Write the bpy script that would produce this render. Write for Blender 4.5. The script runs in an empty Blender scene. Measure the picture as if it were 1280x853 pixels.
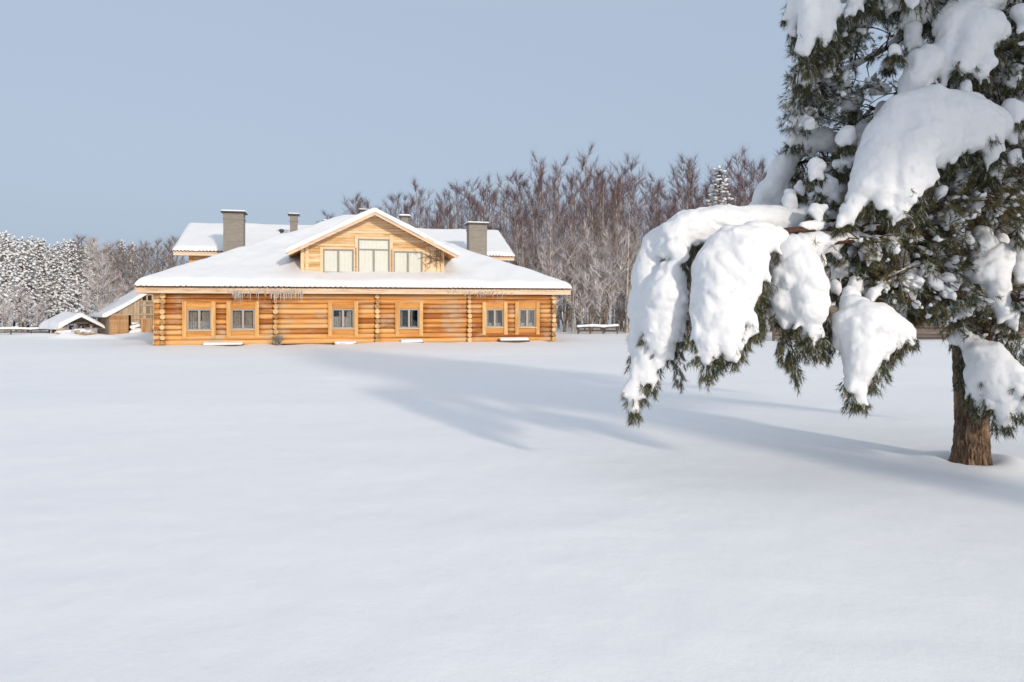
import bpy, bmesh, math, random
import numpy as np
from mathutils import Vector, Matrix

R = math.radians
S = bpy.context.scene
COL = S.collection
random.seed(11)
rng = np.random.default_rng(11)

# ------------------------------------------------------------------ camera, sky, sun, exposure
EYE, F, HZ = 2.0, 889.0, 383.0          # eye height (m), focal length and horizon in 1280-wide pixels
cam_d = bpy.data.cameras.new('camera')
cam = bpy.data.objects.new('camera', cam_d)
COL.objects.link(cam)
cam.location = (0, 0, EYE)
cam.rotation_euler = (R(90), 0, 0)
cam_d.sensor_width = 36.0
cam_d.lens = 36.0 * F / 1280.0
cam_d.shift_y = -(426.5 - HZ) / 1280.0
cam_d.clip_start = 0.1
cam_d.clip_end = 6000
S.camera = cam

SUN_EL, SUN_AZ = 16.5, 148.0            # azimuth clockwise from +Y: behind the camera, to its right
w = bpy.data.worlds.new('World')
S.world = w
w.use_nodes = True
nt = w.node_tree
nt.nodes.clear()
sky = nt.nodes.new('ShaderNodeTexSky')
sky.sky_type = 'NISHITA'
sky.sun_disc = False
sky.sun_elevation = R(SUN_EL)
sky.sun_rotation = R(SUN_AZ)
sky.altitude = 100
sky.air_density = 1.0
sky.dust_density = 5.0
sky.ozone_density = 1.0
hs = nt.nodes.new('ShaderNodeHueSaturation')
hs.inputs['Saturation'].default_value = 0.62
hs.inputs['Value'].default_value = 1.0
bg = nt.nodes.new('ShaderNodeBackground')
bg.inputs[1].default_value = 0.15
wo = nt.nodes.new('ShaderNodeOutputWorld')
nt.links.new(sky.outputs[0], hs.inputs['Color'])
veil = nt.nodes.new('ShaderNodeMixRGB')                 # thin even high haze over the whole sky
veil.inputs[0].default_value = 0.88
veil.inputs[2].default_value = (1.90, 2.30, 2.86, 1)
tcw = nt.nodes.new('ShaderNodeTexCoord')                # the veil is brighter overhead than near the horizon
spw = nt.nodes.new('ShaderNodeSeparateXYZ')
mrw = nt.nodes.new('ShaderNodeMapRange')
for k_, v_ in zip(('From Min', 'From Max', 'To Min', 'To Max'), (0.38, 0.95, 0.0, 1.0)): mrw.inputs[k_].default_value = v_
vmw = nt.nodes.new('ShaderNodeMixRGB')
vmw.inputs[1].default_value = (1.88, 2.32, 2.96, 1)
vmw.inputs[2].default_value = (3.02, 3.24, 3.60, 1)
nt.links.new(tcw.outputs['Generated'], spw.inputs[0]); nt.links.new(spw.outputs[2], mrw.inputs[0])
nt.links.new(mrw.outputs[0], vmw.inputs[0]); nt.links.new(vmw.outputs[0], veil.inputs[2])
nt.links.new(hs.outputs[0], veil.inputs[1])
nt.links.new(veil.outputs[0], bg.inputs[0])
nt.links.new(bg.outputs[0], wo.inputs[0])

sun_d = bpy.data.lights.new('sun', 'SUN')
sun_d.energy = 1.65
sun_d.angle = R(3.5)
sun_d.color = (1.0, 0.89, 0.75)
sun = bpy.data.objects.new('sun', sun_d)
COL.objects.link(sun)
SUNV = Vector((math.sin(R(SUN_AZ)) * math.cos(R(SUN_EL)), math.cos(R(SUN_AZ)) * math.cos(R(SUN_EL)), math.sin(R(SUN_EL))))
sun.rotation_euler = SUNV.to_track_quat('Z', 'Y').to_euler()
sun.location = SUNV * 80
sun_d.use_shadow = True

S.view_settings.view_transform = 'Standard'
S.view_settings.look = 'None'
S.view_settings.gamma = 1
S.view_settings.use_curve_mapping = False
S.view_settings.exposure = 0.60
S.cycles.max_bounces = 8
S.cycles.diffuse_bounces = 4

# ------------------------------------------------------------------ helpers
def W(u, v, Y):
    """the world point a photograph pixel shows at distance Y (measuring aid)"""
    return Vector(((u - 640) / F * Y, Y, EYE + (HZ - v) / F * Y))

def hash01(ix, iy, iz, seed):
    h = (ix * 374761393 + iy * 668265263 + iz * 2147483647 + seed * 974634777) & 0xffffffff
    h = ((h ^ (h >> 13)) * 1274126177) & 0xffffffff
    h = ((h ^ (h >> 16)) * 2246822519) & 0xffffffff
    return ((h ^ (h >> 15)) & 0xffffff) / float(0xffffff)

def vnoise(P, seed=0):
    """vectorised value noise in -1..1 on an (N,3) array"""
    P = np.asarray(P, dtype=np.float64)
    I = np.floor(P).astype(np.int64)
    f = P - I
    f = f * f * (3 - 2 * f)
    out = 0
    for dx in (0, 1):
        for dy in (0, 1):
            for dz in (0, 1):
                wgt = (f[:, 0] if dx else 1 - f[:, 0]) * (f[:, 1] if dy else 1 - f[:, 1]) * (f[:, 2] if dz else 1 - f[:, 2])
                out = out + wgt * hash01(I[:, 0] + dx, I[:, 1] + dy, I[:, 2] + dz, seed)
    return out * 2 - 1

def mesh_obj(name, verts, faces, mat, parent=None, smooth=False, attrs=None):
    me = bpy.data.meshes.new(name)
    if isinstance(verts, np.ndarray):
        verts = verts.tolist()
    if isinstance(faces, np.ndarray):
        faces = faces.tolist()
    me.from_pydata(verts, [], faces)
    if smooth:
        me.polygons.foreach_set('use_smooth', np.ones(len(me.polygons), dtype=bool))
    for k, vals in (attrs or {}).items():
        a = me.attributes.new(k, 'FLOAT', 'POINT')
        a.data.foreach_set('value', np.asarray(vals, dtype=np.float32))
    if mat:
        me.materials.append(mat)
    me.update()
    o = bpy.data.objects.new(name, me)
    COL.objects.link(o)
    if parent:
        o.parent = parent
    return o

def tag(o, label=None, cat=None, group=None, kind=None):
    if label: o['label'] = label
    if cat: o['category'] = cat
    if group: o['group'] = group
    if kind: o['kind'] = kind
    return o

def empty(name, loc, rz=0.0):
    o = bpy.data.objects.new(name, None)
    COL.objects.link(o)
    o.location = loc
    o.rotation_euler = (0, 0, rz)
    o.empty_display_size = 0.3
    return o

def copy_tree(o, parent=None):
    c = o.copy()
    COL.objects.link(c)
    if parent:
        c.parent = parent
    for ch in o.children:
        copy_tree(ch, c)
    return c

class MB:
    """collects shapes, then links them as ONE mesh"""
    def __init__(self):
        self.v, self.f, self.a = [], [], []
    def add(self, vs, fs, tone=0.0):
        n = len(self.v)
        self.v += [tuple(p) for p in vs]
        self.f += [tuple(i + n for i in f) for f in fs]
        self.a += [tone] * len(vs)
    def box(self, x0, x1, y0, y1, z0, z1, tone=0.0, bev=0.0):
        if bev <= 0:
            vs = [(x, y, z) for x in (x0, x1) for y in (y0, y1) for z in (z0, z1)]
            self.add(vs, [(0, 1, 3, 2), (4, 6, 7, 5), (0, 4, 5, 1), (2, 3, 7, 6), (0, 2, 6, 4), (1, 5, 7, 3)], tone)
        else:
            bm = bmesh.new()
            bmesh.ops.create_cube(bm, size=1)
            bmesh.ops.scale(bm, vec=(x1 - x0, y1 - y0, z1 - z0), verts=bm.verts)
            bmesh.ops.translate(bm, vec=((x0 + x1) / 2, (y0 + y1) / 2, (z0 + z1) / 2), verts=bm.verts)
            bmesh.ops.bevel(bm, geom=bm.edges[:], offset=bev, segments=2, affect='EDGES', profile=0.6)
            bm.verts.index_update()
            self.add([v.co[:] for v in bm.verts], [[v.index for v in f.verts] for f in bm.faces], tone)
            bm.free()
    def tube(self, pts, radii, sides=6, tone=0.0, cap=True):
        pts = [Vector(p) for p in pts]
        n = len(self.v)
        m = len(pts)
        up = Vector((0.31, 0.17, 0.93))
        for i, p in enumerate(pts):
            d = (pts[min(i + 1, m - 1)] - pts[max(i - 1, 0)])
            if d.length < 1e-9: d = Vector((0, 0, 1))
            d.normalize()
            x = d.cross(up)
            if x.length < 1e-3: x = d.cross(Vector((1, 0, 0)))
            x.normalize()
            y = d.cross(x)
            r = radii[i] if hasattr(radii, '__len__') else radii
            for k in range(sides):
                a = 2 * math.pi * k / sides
                self.v.append(tuple(p + x * (r * math.cos(a)) + y * (r * math.sin(a))))
                self.a.append(tone)
        for i in range(m - 1):
            for k in range(sides):
                k2 = (k + 1) % sides
                self.f.append((n + i * sides + k, n + i * sides + k2, n + (i + 1) * sides + k2, n + (i + 1) * sides + k))
        if cap:
            self.f.append(tuple(n + k for k in reversed(range(sides))))
            self.f.append(tuple(n + (m - 1) * sides + k for k in range(sides)))
    def tri(self, a, b, c, tone=0.0):
        n = len(self.v)
        self.v += [tuple(a), tuple(b), tuple(c)]
        self.a += [tone] * 3
        self.f.append((n, n + 1, n + 2))
    def prism(self, poly, y0, y1, tone=0.0):
        """polygon in x-z swept along y"""
        k = len(poly)
        vs = [(x, y0, z) for x, z in poly] + [(x, y1, z) for x, z in poly]
        fs = [tuple(range(k)), tuple(reversed(range(k, 2 * k)))] + [(i, i + k, (i + 1) % k + k, (i + 1) % k) for i in range(k)]
        self.add(vs, fs, tone)
    def build(self, name, mat, parent=None, smooth=False, attr='tone'):
        return mesh_obj(name, self.v, self.f, mat, parent, smooth, {attr: self.a})

# ------------------------------------------------------------------ signed distance snow
EDGES = []
for a in range(8):
    for b in range(a + 1, 8):
        if bin(a ^ b).count('1') == 1:
            EDGES.append((((a >> 0) & 1, (a >> 1) & 1, (a >> 2) & 1), ((b >> 0) & 1, (b >> 1) & 1, (b >> 2) & 1)))

def surface_nets(Fd, org, h):
    nx, ny, nz = Fd.shape
    ins = Fd < 0
    def sl(o): return (slice(o[0], nx - 1 + o[0]), slice(o[1], ny - 1 + o[1]), slice(o[2], nz - 1 + o[2]))
    cnt = sum(ins[sl((a, b, c))].astype(np.int8) for a in (0, 1) for b in (0, 1) for c in (0, 1))
    act = (cnt > 0) & (cnt < 8)
    I = np.argwhere(act)
    idx = -np.ones(act.shape, dtype=np.int64)
    idx[act] = np.arange(len(I))
    acc = np.zeros((len(I), 3)); num = np.zeros(len(I))
    for oa, ob in EDGES:
        fa = Fd[I[:, 0] + oa[0], I[:, 1] + oa[1], I[:, 2] + oa[2]]
        fb = Fd[I[:, 0] + ob[0], I[:, 1] + ob[1], I[:, 2] + ob[2]]
        cr = (fa < 0) != (fb < 0)
        t = np.where(cr, fa / np.where(cr, fa - fb, 1), 0)
        p = np.array(oa) + t[:, None] * (np.array(ob) - np.array(oa))
        acc += p * cr[:, None]; num += cr
    V = (I + acc / num[:, None]) * h + np.array(org)
    faces = []
    for ax in range(3):
        b, c = (ax + 1) % 3, (ax + 2) % 3
        o = [0, 0, 0]; o[ax] = 1
        s0 = [slice(None)] * 3; s1 = [slice(None)] * 3
        s0[ax] = slice(0, -1); s1[ax] = slice(1, None)
        f0, f1 = ins[tuple(s0)], ins[tuple(s1)]
        E = np.argwhere(f0 != f1)
        ok = (E[:, b] > 0) & (E[:, c] > 0) & (E[:, b] < Fd.shape[b] - 1) & (E[:, c] < Fd.shape[c] - 1)
        E = E[ok]
        if not len(E): continue
        def cell(db, dc):
            q = E.copy(); q[:, b] += db; q[:, c] += dc
            return idx[q[:, 0], q[:, 1], q[:, 2]]
        Q = np.stack([cell(-1, -1), cell(0, -1), cell(0, 0), cell(-1, 0)], 1)
        flip = ~f0[E[:, 0], E[:, 1], E[:, 2]]
        Q[flip] = Q[flip][:, ::-1]
        faces.append(Q)
    Q = np.concatenate(faces)
    return V, Q[(Q >= 0).all(1)]

ROT = np.array(Matrix.Rotation(.7, 3, Vector((1, .6, .4))))
def sdf_snow(prims, vox=0.03, k=0.035, amp=0.03, fr=5.0, seed=1):
    """smooth union of tapered capsules with lumpy noise -> (verts, quads)"""
    A = np.array([p[0] for p in prims]); B = np.array([p[1] for p in prims])
    ra = np.array([p[2] for p in prims]); rb = np.array([p[3] for p in prims])
    m = max(ra.max(), rb.max()) + 4 * k + 2 * amp + vox * 2
    lo = np.minimum(A, B).min(0) - m; hi = np.maximum(A, B).max(0) + m
    n = np.ceil((hi - lo) / vox).astype(int) + 1
    ax = [lo[i] + vox * np.arange(n[i]) for i in range(3)]
    X, Y, Z = np.meshgrid(*ax, indexing='ij')
    P = np.stack([X.ravel(), Y.ravel(), Z.ravel()], 1)
    acc = np.zeros(len(P))
    for a, b, r0, r1 in zip(A, B, ra, rb):
        ab = b - a
        L = max(ab.dot(ab), 1e-9)
        rm = max(r0, r1) + 6 * k
        l2 = np.minimum(a, b) - rm; h2 = np.maximum(a, b) + rm
        sel = np.where(((P > l2) & (P < h2)).all(1))[0]
        q = P[sel]
        t = np.clip((q - a) @ ab / L, 0, 1)
        d = np.linalg.norm(q - a - t[:, None] * ab, axis=1) - (r0 + (r1 - r0) * t)
        acc[sel] += np.exp(np.clip(-d / k, -60, 60))
    Fd = np.where(acc > 1e-20, -k * np.log(np.maximum(acc, 1e-20)), 1.0)
    near = np.abs(Fd) < 0.12
    if amp:
        q = P[near] @ ROT; q = q + .06 * np.stack([vnoise(q * 3, 41), vnoise(q * 3, 42), vnoise(q * 3, 43)], 1)
        Fd[near] += amp * 0.55 * vnoise(q * fr * .6, seed) - amp * 1.25 * (np.abs(vnoise(q * fr, seed + 2)) - .25) - amp * 0.6 * (np.abs(vnoise((q @ ROT) * fr * 2.6, seed + 5)) - .2)
    return surface_nets(Fd.reshape(n), lo, vox)

def ico(sub):
    bm = bmesh.new()
    bmesh.ops.create_icosphere(bm, subdivisions=sub, radius=1)
    v = np.array([q.co[:] for q in bm.verts]); bm.verts.index_update()
    f = np.array([[q.index for q in g.verts] for g in bm.faces])
    bm.free()
    return v, f
ICO1, ICO2 = ico(1), ico(2)

class Lumps:
    """many small snow lumps gathered into arrays"""
    def __init__(self): self.V, self.F, self.n = [], [], 0
    def add(self, c, rx, ry, rz, sub=1, rough=0.25, rot=0.0, tilt=None):
        v, f = ICO1 if sub == 1 else ICO2
        v = v * (1 + rough * vnoise(v * 1.7 + rng.uniform(0, 50, 3), 3))[:, None]
        v = v * np.array([rx, ry, rz])
        if tilt is not None:
            M = np.array(tilt); v = v @ M.T
        if rot:
            ca, sa = math.cos(rot), math.sin(rot)
            v = v @ np.array([[ca, sa, 0], [-sa, ca, 0], [0, 0, 1]])
        self.V.append(v + np.array(c)); self.F.append(f + self.n); self.n += len(v)
    def arrays(self): return np.concatenate(self.V), np.concatenate(self.F)

def join_arrays(*vf):
    V, Fc, n = [], [], 0
    for v, f in vf:
        V.append(np.asarray(v)); Fc += (np.asarray(f) + n).tolist(); n += len(v)
    return np.concatenate(V), Fc

# ------------------------------------------------------------------ materials
def mat(name):
    m = bpy.data.materials.new(name)
    m.use_nodes = True
    t = m.node_tree
    b = t.nodes['Principled BSDF']
    return m, t, b

def N(t, kind, **kw):
    n = t.nodes.new(kind)
    for k, v in kw.items():
        if k in n.inputs: n.inputs[k].default_value = v
        else: setattr(n, k, v)
    return n

def ramp(t, src, stops):
    r = t.nodes.new('ShaderNodeValToRGB')
    e = r.color_ramp.elements
    while len(e) < len(stops): e.new(0.5)
    for q, (p, c) in zip(e, stops):
        q.position = p; q.color = (c[0], c[1], c[2], 1)
    t.links.new(src, r.inputs[0])
    return r

def coords(t, scale, which='Object', rot=(0, 0, 0)):
    tc = t.nodes.new('ShaderNodeTexCoord')
    mp = t.nodes.new('ShaderNodeMapping')
    mp.inputs['Scale'].default_value = scale
    mp.inputs['Rotation'].default_value = rot
    t.links.new(tc.outputs[which], mp.inputs[0])
    return mp

def bump(t, b, src, strength, dist):
    bn = N(t, 'ShaderNodeBump')
    bn.inputs['Strength'].default_value = strength
    bn.inputs['Distance'].default_value = dist
    t.links.new(src, bn.inputs['Height'])
    t.links.new(bn.outputs[0], b.inputs['Normal'])

def snow_mat(name, scale, strength, dist, col=(0.88, 0.89, 0.91), rough=0.55, sss=0.0):
    m, t, b = mat(name)
    mp = coords(t, (scale,) * 3)
    n1 = N(t, 'ShaderNodeTexNoise', Scale=1.0, Detail=6.0, Roughness=0.65)
    t.links.new(mp.outputs[0], n1.inputs['Vector'])
    r = ramp(t, n1.outputs[0], [(0.3, tuple(c * 0.97 for c in col)), (0.7, col)])
    t.links.new(r.outputs[0], b.inputs['Base Color'])
    b.inputs['Roughness'].default_value = rough
    b.inputs['Specular IOR Level'].default_value = 0.25
    if sss:
        b.inputs['Subsurface Weight'].default_value = sss
        b.inputs['Subsurface Radius'].default_value = (1.0, 1.1, 1.3)
        b.inputs['Subsurface Scale'].default_value = 0.05
    n2 = N(t, 'ShaderNodeTexNoise', Scale=14.0, Detail=5.0, Roughness=0.8)
    t.links.new(mp.outputs[0], n2.inputs['Vector'])
    ad = N(t, 'ShaderNodeMath', operation='MULTIPLY_ADD'); ad.inputs[1].default_value = 0.22
    t.links.new(n2.outputs[0], ad.inputs[0]); t.links.new(n1.outputs[0], ad.inputs[2])
    bump(t, b, ad.outputs[0], strength, dist)
    return m
M_GROUND = snow_mat('ground_snow', 3.0, 0.35, 0.03, (0.92, 0.925, 0.935))
M_SNOW = snow_mat('lying_snow', 5.0, 0.35, 0.03, (0.80, 0.805, 0.82))
M_PSNOW = snow_mat('branch_snow', 9.0, 0.55, 0.02, (0.78, 0.785, 0.80))

def wood_mat(name, dark, mid, light, long_axis, freq=9.0, stretch=0.12, bstr=0.4, rough=0.65, tone=True, grey=None):
    m, t, b = mat(name)
    sc = [freq, freq, freq]; sc[long_axis] = freq * stretch
    mp = coords(t, sc)
    n1 = N(t, 'ShaderNodeTexNoise', Scale=1.0, Detail=5.0, Roughness=0.6, Distortion=0.4)
    t.links.new(mp.outputs[0], n1.inputs['Vector'])
    if tone:
        at = N(t, 'ShaderNodeAttribute', attribute_name='tone')
        ad = N(t, 'ShaderNodeMath', operation='MULTIPLY_ADD')
        ad.inputs[1].default_value = 0.5
        t.links.new(at.outputs['Fac'], ad.inputs[0])
        t.links.new(n1.outputs[0], ad.inputs[2])
        src = ad.outputs[0]
    else:
        src = n1.outputs[0]
    r = ramp(t, src, [(0.22, dark), (0.5, mid), (0.78, light)])
    out = r.outputs[0]
    if grey:
        n2 = N(t, 'ShaderNodeTexNoise', Scale=0.55, Detail=4.0, Roughness=0.7)
        mp2 = coords(t, (1, 1, 1.6))
        t.links.new(mp2.outputs[0], n2.inputs['Vector'])
        rr = ramp(t, n2.outputs[0], [(0.50, (0, 0, 0)), (0.68, (.85, .85, .85))])
        mx = N(t, 'ShaderNodeMixRGB')
        mx.inputs[2].default_value = (*grey, 1)
        t.links.new(rr.outputs[0], mx.inputs[0]); t.links.new(out, mx.inputs[1])
        out = mx.outputs[0]
    t.links.new(out, b.inputs['Base Color'])
    b.inputs['Roughness'].default_value = rough
    b.inputs['Specular IOR Level'].default_value = 0.3
    bump(t, b, n1.outputs[0], bstr, 0.02)
    return m
M_LOG = wood_mat('log_wood', (0.32, 0.105, 0.025), (0.60, 0.265, 0.07), (0.73, 0.42, 0.16), 0, freq=13, stretch=0.055, bstr=0.8, grey=(0.52, 0.40, 0.27))
M_LOGY = wood_mat('log_wood_side', (0.30, 0.12, 0.03), (0.55, 0.27, 0.075), (0.66, 0.40, 0.15), 1)
M_CHINK = wood_mat('chink_wood', (0.06, 0.03, 0.015), (0.12, 0.06, 0.03), (0.20, 0.10, 0.05), 0)
M_LOGEND = wood_mat('log_end_wood', (0.26, 0.13, 0.05), (0.58, 0.36, 0.16), (0.74, 0.54, 0.30), 1, freq=14, stretch=0.8)
M_TRIM = wood_mat('trim_wood', (0.40, 0.18, 0.05), (0.58, 0.31, 0.105), (0.70, 0.45, 0.20), 2)
M_HEAD = wood_mat('header_wood', (0.40, 0.15, 0.03), (0.56, 0.26, 0.065), (0.66, 0.36, 0.12), 0)
M_FASCIA = wood_mat('fascia_wood', (0.46, 0.30, 0.18), (0.66, 0.49, 0.34), (0.74, 0.60, 0.46), 0)
M_PLANK = wood_mat('dormer_wood', (0.52, 0.29, 0.11), (0.72, 0.50, 0.28), (0.80, 0.63, 0.42), 0)
M_SOFFIT = wood_mat('soffit_wood', (0.40, 0.17, 0.04), (0.55, 0.26, 0.07), (0.62, 0.33, 0.10), 0)
M_GREYWOOD = wood_mat('grey_weathered_wood', (0.19, 0.14, 0.095), (0.38, 0.29, 0.20), (0.50, 0.40, 0.29), 2)
M_GREYH = wood_mat('weathered_rail_wood', (0.06, 0.045, 0.036), (0.125, 0.09, 0.07), (0.19, 0.145, 0.115), 0)
M_BROWNWOOD = wood_mat('brown_barn_wood', (0.26, 0.13, 0.06), (0.44, 0.25, 0.12), (0.52, 0.33, 0.18), 2)

def plain(name, col, rough=0.6, spec=0.4, nscale=12.0, var=0.25, bstr=0.2, metal=0.0):
    m, t, b = mat(name)
    mp = coords(t, (nscale,) * 3)
    n1 = N(t, 'ShaderNodeTexNoise', Scale=1.0, Detail=5.0)
    t.links.new(mp.outputs[0], n1.inputs['Vector'])
    r = ramp(t, n1.outputs[0], [(0.3, tuple(c * (1 - var) for c in col)), (0.7, tuple(min(1, c * (1 + var)) for c in col))])
    t.links.new(r.outputs[0], b.inputs['Base Color'])
    b.inputs['Roughness'].default_value = rough
    b.inputs['Specular IOR Level'].default_value = spec
    b.inputs['Metallic'].default_value = metal
    bump(t, b, n1.outputs[0], bstr, 0.01)
    return m
M_FRAME = plain('grey_window_frame', (0.36, 0.33, 0.30), 0.5, var=0.08)
M_DFRAME = plain('taupe_window_frame', (0.27, 0.25, 0.22), 0.5, var=0.08)
M_EDGE = plain('roof_tile_edge', (0.16, 0.085, 0.05), 0.6, var=0.2)
M_ROOF = plain('roof_deck', (0.12, 0.09, 0.07), 0.8)
M_METAL = plain('dark_cap_metal', (0.05, 0.045, 0.045), 0.5, var=0.15)
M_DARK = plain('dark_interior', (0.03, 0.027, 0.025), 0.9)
M_CURTAIN = plain('curtain_cloth', (0.30, 0.29, 0.275), 0.9, nscale=6)
M_CURTAIN2 = plain('brown_curtain_cloth', (0.26, 0.20, 0.15), 0.9, nscale=6)
M_BLIND = plain('cream_blind_cloth', (0.82, 0.80, 0.745), 0.9, nscale=3, var=0.03, bstr=0.05)
M_STRAND = plain('strand_brown', (0.20, 0.13, 0.08), 0.9)
M_ICE = plain('frosted_ice', (0.80, 0.76, 0.72), 0.2, 0.8, var=0.05)
M_ICE.node_tree.nodes['Principled BSDF'].inputs['Transmission Weight'].default_value = 0.55
M_ICE.node_tree.nodes['Principled BSDF'].inputs['IOR'].default_value = 1.31
M_FROST = plain('hoar_frost', (0.66, 0.58, 0.50), 0.8, var=0.12, nscale=25, bstr=0.8)

def glass_mat(name, tint):
    m = bpy.data.materials.new(name); m.use_nodes = True
    t = m.node_tree; t.nodes.clear()
    fr = N(t, 'ShaderNodeFresnel', IOR=1.5)
    gl = N(t, 'ShaderNodeBsdfGlossy', Roughness=0.02)
    tr = N(t, 'ShaderNodeBsdfTransparent'); tr.inputs[0].default_value = (*tint, 1)
    ad = N(t, 'ShaderNodeMath', operation='ADD'); ad.inputs[1].default_value = 0.0
    mx = N(t, 'ShaderNodeMixShader'); o = N(t, 'ShaderNodeOutputMaterial')
    t.links.new(fr.outputs[0], ad.inputs[0]); t.links.new(ad.outputs[0], mx.inputs[0])
    t.links.new(tr.outputs[0], mx.inputs[1]); t.links.new(gl.outputs[0], mx.inputs[2])
    t.links.new(mx.outputs[0], o.inputs[0])
    return m
M_GLASS = glass_mat('window_glass', (0.97, 0.98, 0.98))

# chimney: narrow grey-brown brick
def brick_mat():
    m, t, b = mat('chimney_brick')
    tc = t.nodes.new('ShaderNodeTexCoord')
    sp = N(t, 'ShaderNodeSeparateXYZ'); cb = N(t, 'ShaderNodeCombineXYZ')
    ad = N(t, 'ShaderNodeMath', operation='ADD')
    t.links.new(tc.outputs['Object'], sp.inputs[0])
    t.links.new(sp.outputs[0], ad.inputs[0]); t.links.new(sp.outputs[1], ad.inputs[1])
    t.links.new(ad.outputs[0], cb.inputs[0]); t.links.new(sp.outputs[2], cb.inputs[1])
    br = N(t, 'ShaderNodeTexBrick', Scale=1.0)
    br.inputs['Color1'].default_value = (0.25, 0.22, 0.18, 1)
    br.inputs['Color2'].default_value = (0.19, 0.165, 0.14, 1)
    br.inputs['Mortar'].default_value = (0.30, 0.27, 0.235, 1)
    br.inputs['Brick Width'].default_value = 0.26
    br.inputs['Row Height'].default_value = 0.085
    br.inputs['Mortar Size'].default_value = 0.012
    t.links.new(cb.outputs[0], br.inputs['Vector'])
    t.links.new(br.outputs[0], b.inputs['Base Color'])
    b.inputs['Roughness'].default_value = 0.85
    bump(t, b, br.outputs['Fac'], -0.5, 0.01)
    return m
M_BRICK = brick_mat()

def frost_mat(name, dark, frost, vary=0.3):
    m, t, b = mat(name)
    at = N(t, 'ShaderNodeAttribute', attribute_name='tone')
    mx = N(t, 'ShaderNodeMixRGB')
    mx.inputs[1].default_value = (*dark, 1); mx.inputs[2].default_value = (*frost, 1)
    t.links.new(at.outputs['Fac'], mx.inputs[0])
    t.links.new(mx.outputs[0], b.inputs['Base Color'])
    b.inputs['Roughness'].default_value = 0.85
    b.inputs['Specular IOR Level'].default_value = 0.1
    return m
M_BTWIG = frost_mat('birch_twigs', (0.125, 0.060, 0.056), (0.78, 0.75, 0.76))
M_BTWIGP = frost_mat('purple_birch_twigs', (0.095, 0.053, 0.066), (0.78, 0.76, 0.80))
M_BTWIG2 = frost_mat('grey_bare_twigs', (0.115, 0.075, 0.058), (0.66, 0.63, 0.63))
M_FTWIG = frost_mat('far_wood_twigs', (0.075, 0.055, 0.06), (0.45, 0.45, 0.49))
M_CNEED = frost_mat('conifer_needles', (0.05, 0.052, 0.038), (0.46, 0.43, 0.41))

def birch_bark():
    m, t, b = mat('birch_bark')
    mp = coords(t, (6, 6, 2.2))
    n1 = N(t, 'ShaderNodeTexNoise', Scale=1.0, Detail=4.0, Roughness=0.7)
    t.links.new(mp.outputs[0], n1.inputs['Vector'])
    at = N(t, 'ShaderNodeAttribute', attribute_name='tone')
    r = ramp(t, n1.outputs[0], [(0.38, (0.10, 0.075, 0.06)), (0.50, (0.56, 0.47, 0.38)), (0.7, (0.70, 0.63, 0.55))])
    mx = N(t, 'ShaderNodeMixRGB'); mx.inputs[1].default_value = (0.10, 0.065, 0.05, 1)
    t.links.new(at.outputs['Fac'], mx.inputs[0]); t.links.new(r.outputs[0], mx.inputs[2])
    t.links.new(mx.outputs[0], b.inputs['Base Color'])
    b.inputs['Roughness'].default_value = 0.8
    return m
M_BBARK = birch_bark()

def pine_bark():
    m, t, b = mat('pine_bark')
    mp = coords(t, (34, 34, 7.5))
    n1 = N(t, 'ShaderNodeTexNoise', Scale=1.0, Detail=7.0, Roughness=0.68, Distortion=0.7)
    t.links.new(mp.outputs[0], n1.inputs['Vector'])
    mp2 = coords(t, (22, 22, 9.0))
    vo = N(t, 'ShaderNodeTexVoronoi', Scale=1.0, feature='DISTANCE_TO_EDGE')
    mxv = N(t, 'ShaderNodeMixRGB'); mxv.inputs[0].default_value = 0.65
    t.links.new(mp2.outputs[0], mxv.inputs[1]); t.links.new(n1.outputs['Color'], mxv.inputs[2]); t.links.new(mxv.outputs[0], vo.inputs['Vector'])
    a2 = N(t, 'ShaderNodeMath', operation='MULTIPLY_ADD'); a2.inputs[1].default_value = 0.7
    t.links.new(vo.outputs['Distance'], a2.inputs[0]); t.links.new(n1.outputs[0], a2.inputs[2])
    r = ramp(t, a2.outputs[0], [(0.38, (0.035, 0.022, 0.016)), (0.55, (0.15, 0.095, 0.06)), (0.72, (0.34, 0.205, 0.12)), (0.9, (0.40, 0.27, 0.175))])
    t.links.new(r.outputs[0], b.inputs['Base Color'])
    b.inputs['Roughness'].default_value = 0.9
    bump(t, b, a2.outputs[0], 1.0, 0.04)
    return m
M_PBARK = pine_bark()
M_LIMB = plain('pine_limb_bark', (0.085, 0.042, 0.028), 0.85, 0.2, var=0.45, nscale=30, bstr=0.5)
def needle_mat():
    m, t, b = mat('pine_needles')
    at = N(t, 'ShaderNodeAttribute', attribute_name='tone')
    r = ramp(t, at.outputs['Fac'], [(0.0, (0.045, 0.056, 0.026)), (0.45, (0.11, 0.108, 0.044)), (0.64, (0.20, 0.15, 0.058)), (0.76, (0.27, 0.145, 0.055)), (0.82, (0.34, 0.35, 0.36)), (1.0, (0.72, 0.73, 0.76))])
    t.links.new(r.outputs[0], b.inputs['Base Color'])
    b.inputs['Roughness'].default_value = 0.6
    b.inputs['Specular IOR Level'].default_value = 0.25
    return m
M_NEED = needle_mat()

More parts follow.
